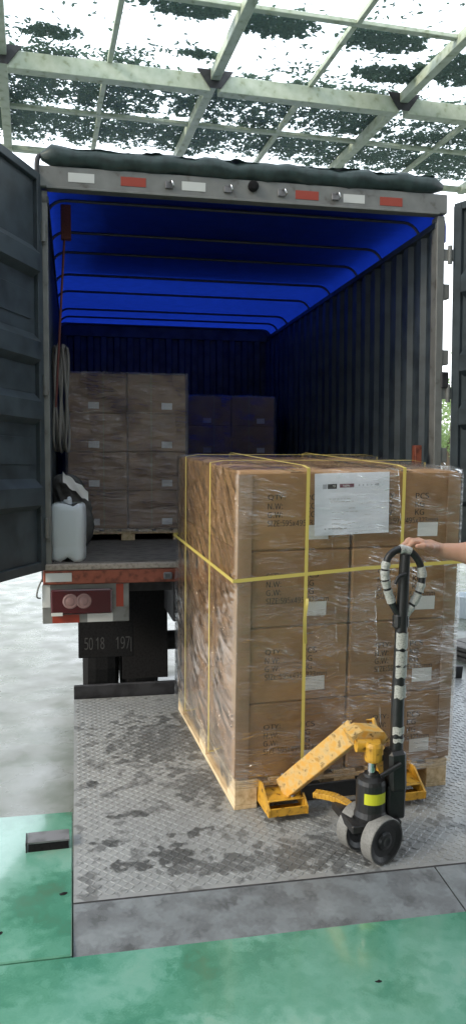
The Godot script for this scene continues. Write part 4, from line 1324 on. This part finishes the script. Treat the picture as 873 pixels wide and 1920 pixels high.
func build_person() -> void:
	var base := Vector3(1.32, 0, 0.86)
	var t := thing("person", "bare forearm and hand of a person resting on the jack handle", "person", TP * Transform3D(Basis.IDENTITY, base))
	var V := func(x: float, y: float, z: float) -> Vector3: return Vector3(x, y, z) - base
	var sh: Vector3 = V.call(1.22, 1.40, 0.70)
	var elb: Vector3 = V.call(1.0, 1.13, 0.53)
	var wr: Vector3 = V.call(0.68, 1.15, 0.40)
	var skin := []
	skin += chain([sh, elb, elb.lerp(wr, 0.3), elb.lerp(wr, 0.65), wr], [0.052, 0.047, 0.05, 0.041, 0.029])
	skin += chain([V.call(1.36, 1.4, 1.04), V.call(1.4, 1.12, 1.1), V.call(1.3, 0.9, 1.08), V.call(1.26, 0.8, 1.07)], [0.05, 0.042, 0.028, 0.03])
	skin += chain([V.call(1.3, 1.38, 0.87), V.call(1.29, 1.5, 0.87)], [0.055, 0.05])
	skin += chain([V.call(1.26, 1.56, 0.865), V.call(1.275, 1.64, 0.867)], [0.062, 0.092])
	skin.append([V.call(1.2, 1.585, 0.855), V.call(1.185, 1.575, 0.855), 0.014, 0.014])
	skin += chain([V.call(1.31, 1.3, 0.87), V.call(1.32, 0.95, 0.86)], [0.11, 0.12])
	for z in [0.77, 0.96]: skin += chain([V.call(1.32, 0.9, z), V.call(1.31, 0.48, z), V.call(1.34, 0.08, z)], [0.08, 0.055, 0.038])
	var st := mb()
	st.set_smooth_group(1)
	sdf_add(st, skin, 0.014, 0.03)
	# hand over the top of the loop, palm down, fingers curled behind the bar
	var hc := []
	var HV := func(x: float, y: float, z: float) -> Vector3: return Vector3(x + 0.035, y - 0.006, z) - base
	hc += chain([elb.lerp(wr, 0.9), wr, HV.call(0.60, 1.172, 0.395)], [0.027, 0.026, 0.027])
	var zk := [0.425, 0.405, 0.384, 0.364]
	for i in 4:
		var z: float = zk[i]
		var k: Vector3 = HV.call([0.552, 0.547, 0.552, 0.562][i], [1.192, 1.196, 1.19, 1.18][i], z)
		hc.append([HV.call(0.605, 1.172, 0.395 + (z - 0.395) * 0.6), k, 0.019, 0.0125])
		var l: float = [0.9, 1.0, 0.94, 0.76][i]
		hc += chain([k, k + Vector3(-0.04 * l, 0.004, 0.0), k + Vector3(-0.062 * l, -0.014, 0.001), k + Vector3(-0.068 * l, -0.034, 0.002)], [0.0115, 0.0095, 0.0085, 0.0075])
	hc += chain([HV.call(0.605, 1.168, 0.415), HV.call(0.575, 1.178, 0.441), HV.call(0.545, 1.184, 0.45), HV.call(0.52, 1.184, 0.447)], [0.016, 0.0125, 0.0105, 0.009])
	sdf_add(st, hc, 0.004, 0.008)
	# the other hand hangs relaxed
	var oh := []
	oh.append([V.call(1.26, 0.81, 1.07), V.call(1.25, 0.75, 1.068), 0.026, 0.024])
	for i in 4:
		var x := 1.28 - 0.02 * i
		var l: float = [0.8, 0.95, 1.0, 0.92][i]
		oh.append([V.call(1.255, 0.77, 1.068), V.call(x, 0.735, 1.068), 0.018, 0.0125])
		oh += chain([V.call(x, 0.735, 1.068), V.call(x - 0.003, 0.735 - 0.04 * l, 1.062), V.call(x - 0.006, 0.735 - 0.065 * l, 1.05), V.call(x - 0.007, 0.735 - 0.08 * l, 1.036)], [0.0115, 0.0095, 0.0085, 0.0075])
	oh += chain([V.call(1.235, 0.785, 1.06), V.call(1.205, 0.755, 1.05), V.call(1.2, 0.725, 1.042), V.call(1.203, 0.7, 1.036)], [0.016, 0.0125, 0.0105, 0.009])
	sdf_add(st, oh, 0.005, 0.008)
	# head details
	var hd := []
	for z in [0.775, 0.96]: hd += chain([V.call(1.285, 1.6, z), V.call(1.29, 1.57, z)], [0.02, 0.014])
	hd += chain([V.call(1.192, 1.6, 0.867), V.call(1.17, 1.575, 0.867)], [0.01, 0.014])
	hd += chain([V.call(1.2, 1.535, 0.85), V.call(1.2, 1.535, 0.884)], [0.012, 0.012])
	sdf_add(st, hd, 0.005, 0.006)
	put(st, "body", M.skin, t)
	for z in [0.835, 0.9]:
		var ey := mb()
		sdf_add(ey, [[V.call(1.192, 1.612, z - 0.005), V.call(1.192, 1.612, z + 0.005), 0.009, 0.009]], 0.004, 0.004)
		put(ey, "eye", M.hair, t)
	var sc := mb()
	sc.set_smooth_group(1)
	sdf_add(sc, chain([sh, sh.lerp(elb, 0.45)], [0.075, 0.066]) + chain([V.call(1.36, 1.4, 1.04), V.call(1.385, 1.25, 1.08)], [0.075, 0.066]) + chain([V.call(1.3, 1.38, 0.76), V.call(1.31, 1.38, 0.98)], [0.09, 0.09]) + chain([V.call(1.31, 1.32, 0.81), V.call(1.32, 0.9, 0.82)], [0.125, 0.125]) + chain([V.call(1.31, 1.32, 0.93), V.call(1.32, 0.9, 0.91)], [0.125, 0.125]), 0.018, 0.05)
	put(sc, "shirt", M.shirt, t)
	var tc := mb()
	tc.set_smooth_group(1)
	var legs := chain([V.call(1.32, 0.88, 0.82), V.call(1.32, 0.88, 0.91)], [0.12, 0.12])
	for z in [0.77, 0.96]: legs += chain([V.call(1.32, 0.86, z), V.call(1.31, 0.48, z), V.call(1.34, 0.11, z)], [0.1, 0.075, 0.06])
	sdf_add(tc, legs, 0.018, 0.04)
	put(tc, "trousers", M.trousers, t)
	var hr := mb()
	hr.set_smooth_group(1)
	sdf_add(hr, chain([V.call(1.29, 1.66, 0.867), V.call(1.31, 1.62, 0.867)], [0.098, 0.085]), 0.014, 0.02)
	put(hr, "hair", M.hair, t)
	for z in [0.77, 0.96]:
		var s := mb()
		s.set_smooth_group(1)
		sdf_add(s, chain([V.call(1.37, 0.045, z), V.call(1.27, 0.042, z), V.call(1.17, 0.03, z)], [0.045, 0.042, 0.03]), 0.012, 0.02)
		put(s, "shoe", M.black_rubber, t)

# ------------------------------------------------------------------ beyond the truck
func build_surroundings() -> void:
	# unseen warehouse behind the dock, walls and roof shaped to hold back light
	var wh := thing("unseen_warehouse", "unseen pale warehouse hall behind the dock, shaped to hold back light", "building", Transform3D(Basis.IDENTITY, Vector3(0, 0, 2.2)))
	for z in [0.5, 4.0]: part_box(wh, "column", M.canopy_paint, Vector3(-5.4, 2.4, z), Vector3(0.2, 5.0, 0.2), 0.01)
	part_box(wh, "wall", M.warehouse_wall, Vector3(7.4, 2.4, 0.6), Vector3(0.2, 5.0, 7.2), 0.004)
	part_box(wh, "wall", M.warehouse_wall, Vector3(0.9, 2.4, 4.3), Vector3(12.78, 5.0, 0.2), 0.004)
	part_box(wh, "roof", M.warehouse_wall, Vector3(1.0, 5.0, 0.7), Vector3(13.2, 0.16, 7.6), 0.004)
	# boards stacked on the yard beside the truck
	var g := Vector3(3.35, yard_y(-6.0), -5.9)
	var bt := thing("board_stack", "low stack of grey boards lying on the yard beside the truck", "board stack", Transform3D(Basis(Vector3.RIGHT, deg_to_rad(-3.68)) * Basis(Vector3.UP, 0.25), g))
	for k in 3:
		for j in 4:
			part_box(bt, "board", M.bed_wood, Vector3(0.1 + j * 0.17, 0.02 + k * 0.045, -0.1 + rng.randf_range(-0.05, 0.05)), Vector3(0.155, 0.034, 1.1), 0.004)
		if k < 2:
			for z in [-0.5, 0.3]: part_box(bt, "spacer", M.dark_steel, Vector3(0.35, 0.0415 + k * 0.045, z), Vector3(0.66, 0.009, 0.03), 0.001)
	var cb := mb()
	var pts := []
	for i in 30:
		var x := 3.4 + i * 0.12
		var z := -9.2 + 0.25 * sin(i * 0.4) + i * 0.02
		pts.append(Vector3(x, yard_y(z) + 0.012, z))
	tube(cb, pts, 0.012, 6)
	tag(put(cb, "yard_cable", M.dark_steel, self), "dark cable lying across the bright yard beyond the boards", "cable")
	var pl := thing("pail", "pale plastic pail standing on the yard beyond the boards", "pail", Transform3D(Basis.IDENTITY, Vector3(4.32, yard_y(-8.1), -8.1)))
	var ps := mb()
	lathe(ps, [Vector2(0.0, 0.002), Vector2(0.11, 0.002), Vector2(0.14, 0.24), Vector2(0.15, 0.245), Vector2(0.15, 0.26), Vector2(0.135, 0.26), Vector2(0.105, 0.01), Vector2(0.0, 0.01)], 22)
	put(ps, "pail_body", M.can_plastic, pl)
	var pn := mb()
	tube(pn, smooth_path([Vector3(-0.145, 0.25, 0), Vector3(-0.1, 0.33, 0.06), Vector3(0.1, 0.33, 0.06), Vector3(0.145, 0.25, 0)], 6), 0.004, 6)
	put(pn, "pail_handle", M.chrome, pl)
	for q in [[Vector3(10.2, 0, -20.5), 2.6, 1.9, "broad leafy tree growing beyond the yard beside the truck door"], [Vector3(15.0, 0, -23.0), 4.2, 2.6, "tall leafy tree farther beyond the yard"], [Vector3(-3.5, 0, -26.0), 5.4, 3.0, "large leafy tree beyond the yard on the lamp side of the truck"]]:
		leafy_tree(q[0], q[1], q[2], q[3])

func add_scraps() -> void:
	var spots := [[Vector3(0.86, -0.0035, -2.02), 0.009, "small dark scrap on the green floor in front of the ramp plate"], [Vector3(-0.055, -0.0035, -2.62), 0.012, "tiny dark chip on the green floor beside the ramp plate"], [Vector3(-0.26, -0.0035, -2.44), 0.014, "dark splinter on the green floor away from the lift"]]
	for q in spots:
		var st := mb()
		var ring := []
		for k in 9: ring.append(Vector3(cos(TAU * k / 9) * 1.7, 0, -sin(TAU * k / 9)) * q[1] * rng.randf_range(0.55, 1.0))
		for k in 9:
			var a: Vector3 = ring[k]
			var b: Vector3 = ring[(k + 1) % 9]
			tri(st, a, b, Vector3(0, 0.004, 0))
		var o := put(st, "floor_scrap", M.black_rubber, self)
		o.position = q[0]
		tag(o, q[2], "scrap", "scraps on the dock floor")

func leafy_tree(at: Vector3, h: float, r: float, label: String) -> void:
	at.y = yard_y(at.z)
	var t := thing("leafy_tree", label, "tree", Transform3D(Basis.IDENTITY, at), "trees beyond the yard")
	var tr := mb()
	tube(tr, [Vector3(0, -0.05, 0), Vector3(0.06, h * 0.35, 0.02), Vector3(-0.04, h * 0.75, 0.05), Vector3(0.02, h * 1.05, 0)], [0.16, 0.12, 0.08, 0.03], 10)
	put(tr, "trunk", M.bark, t)
	var tips := []
	for k in 9:
		var s := mb()
		var a := TAU * k / 9 + rng.randf_range(-0.3, 0.3)
		var y0 := h * rng.randf_range(0.35, 0.75)
		var tip := Vector3(cos(a) * r * rng.randf_range(0.5, 0.85), y0 + r * rng.randf_range(0.2, 0.7), sin(a) * r * rng.randf_range(0.5, 0.85))
		tube(s, [Vector3(0, y0, 0), tip * 0.5 + Vector3(0, y0 * 0.5 + 0.1, 0), tip], [0.06, 0.04, 0.015], 6)
		put(s, "limb", M.bark, t)
		tips.append(tip)
	tips.append(Vector3(0, h * 1.1, 0))
	var cr0 := mb()
	for c in 46:
		var tp: Vector3 = tips[rng.randi() % tips.size()]
		var ctr := tp + Vector3(rng.randfn(0, r * 0.28), rng.randfn(0, r * 0.25), rng.randfn(0, r * 0.28))
		var cr := r * rng.randf_range(0.16, 0.34)
		for i in 130:
			var v := Vector3(rng.randfn(), rng.randfn() * 0.7, rng.randfn()).normalized() * cr * pow(rng.randf(), 0.4)
			var q := Transform3D(Basis.from_euler(Vector3(rng.randf() * TAU, rng.randf() * TAU, rng.randf() * TAU)).scaled(Vector3.ONE * rng.randf_range(0.1, 0.19)), ctr + v)
			quad(cr0, q * Vector3(-0.5, 0, 0), q * Vector3(0, -0.06, 0.22), q * Vector3(0.5, 0, 0), q * Vector3(0, -0.06, -0.22))
	put(cr0, "crown", M.leaf_green, t)
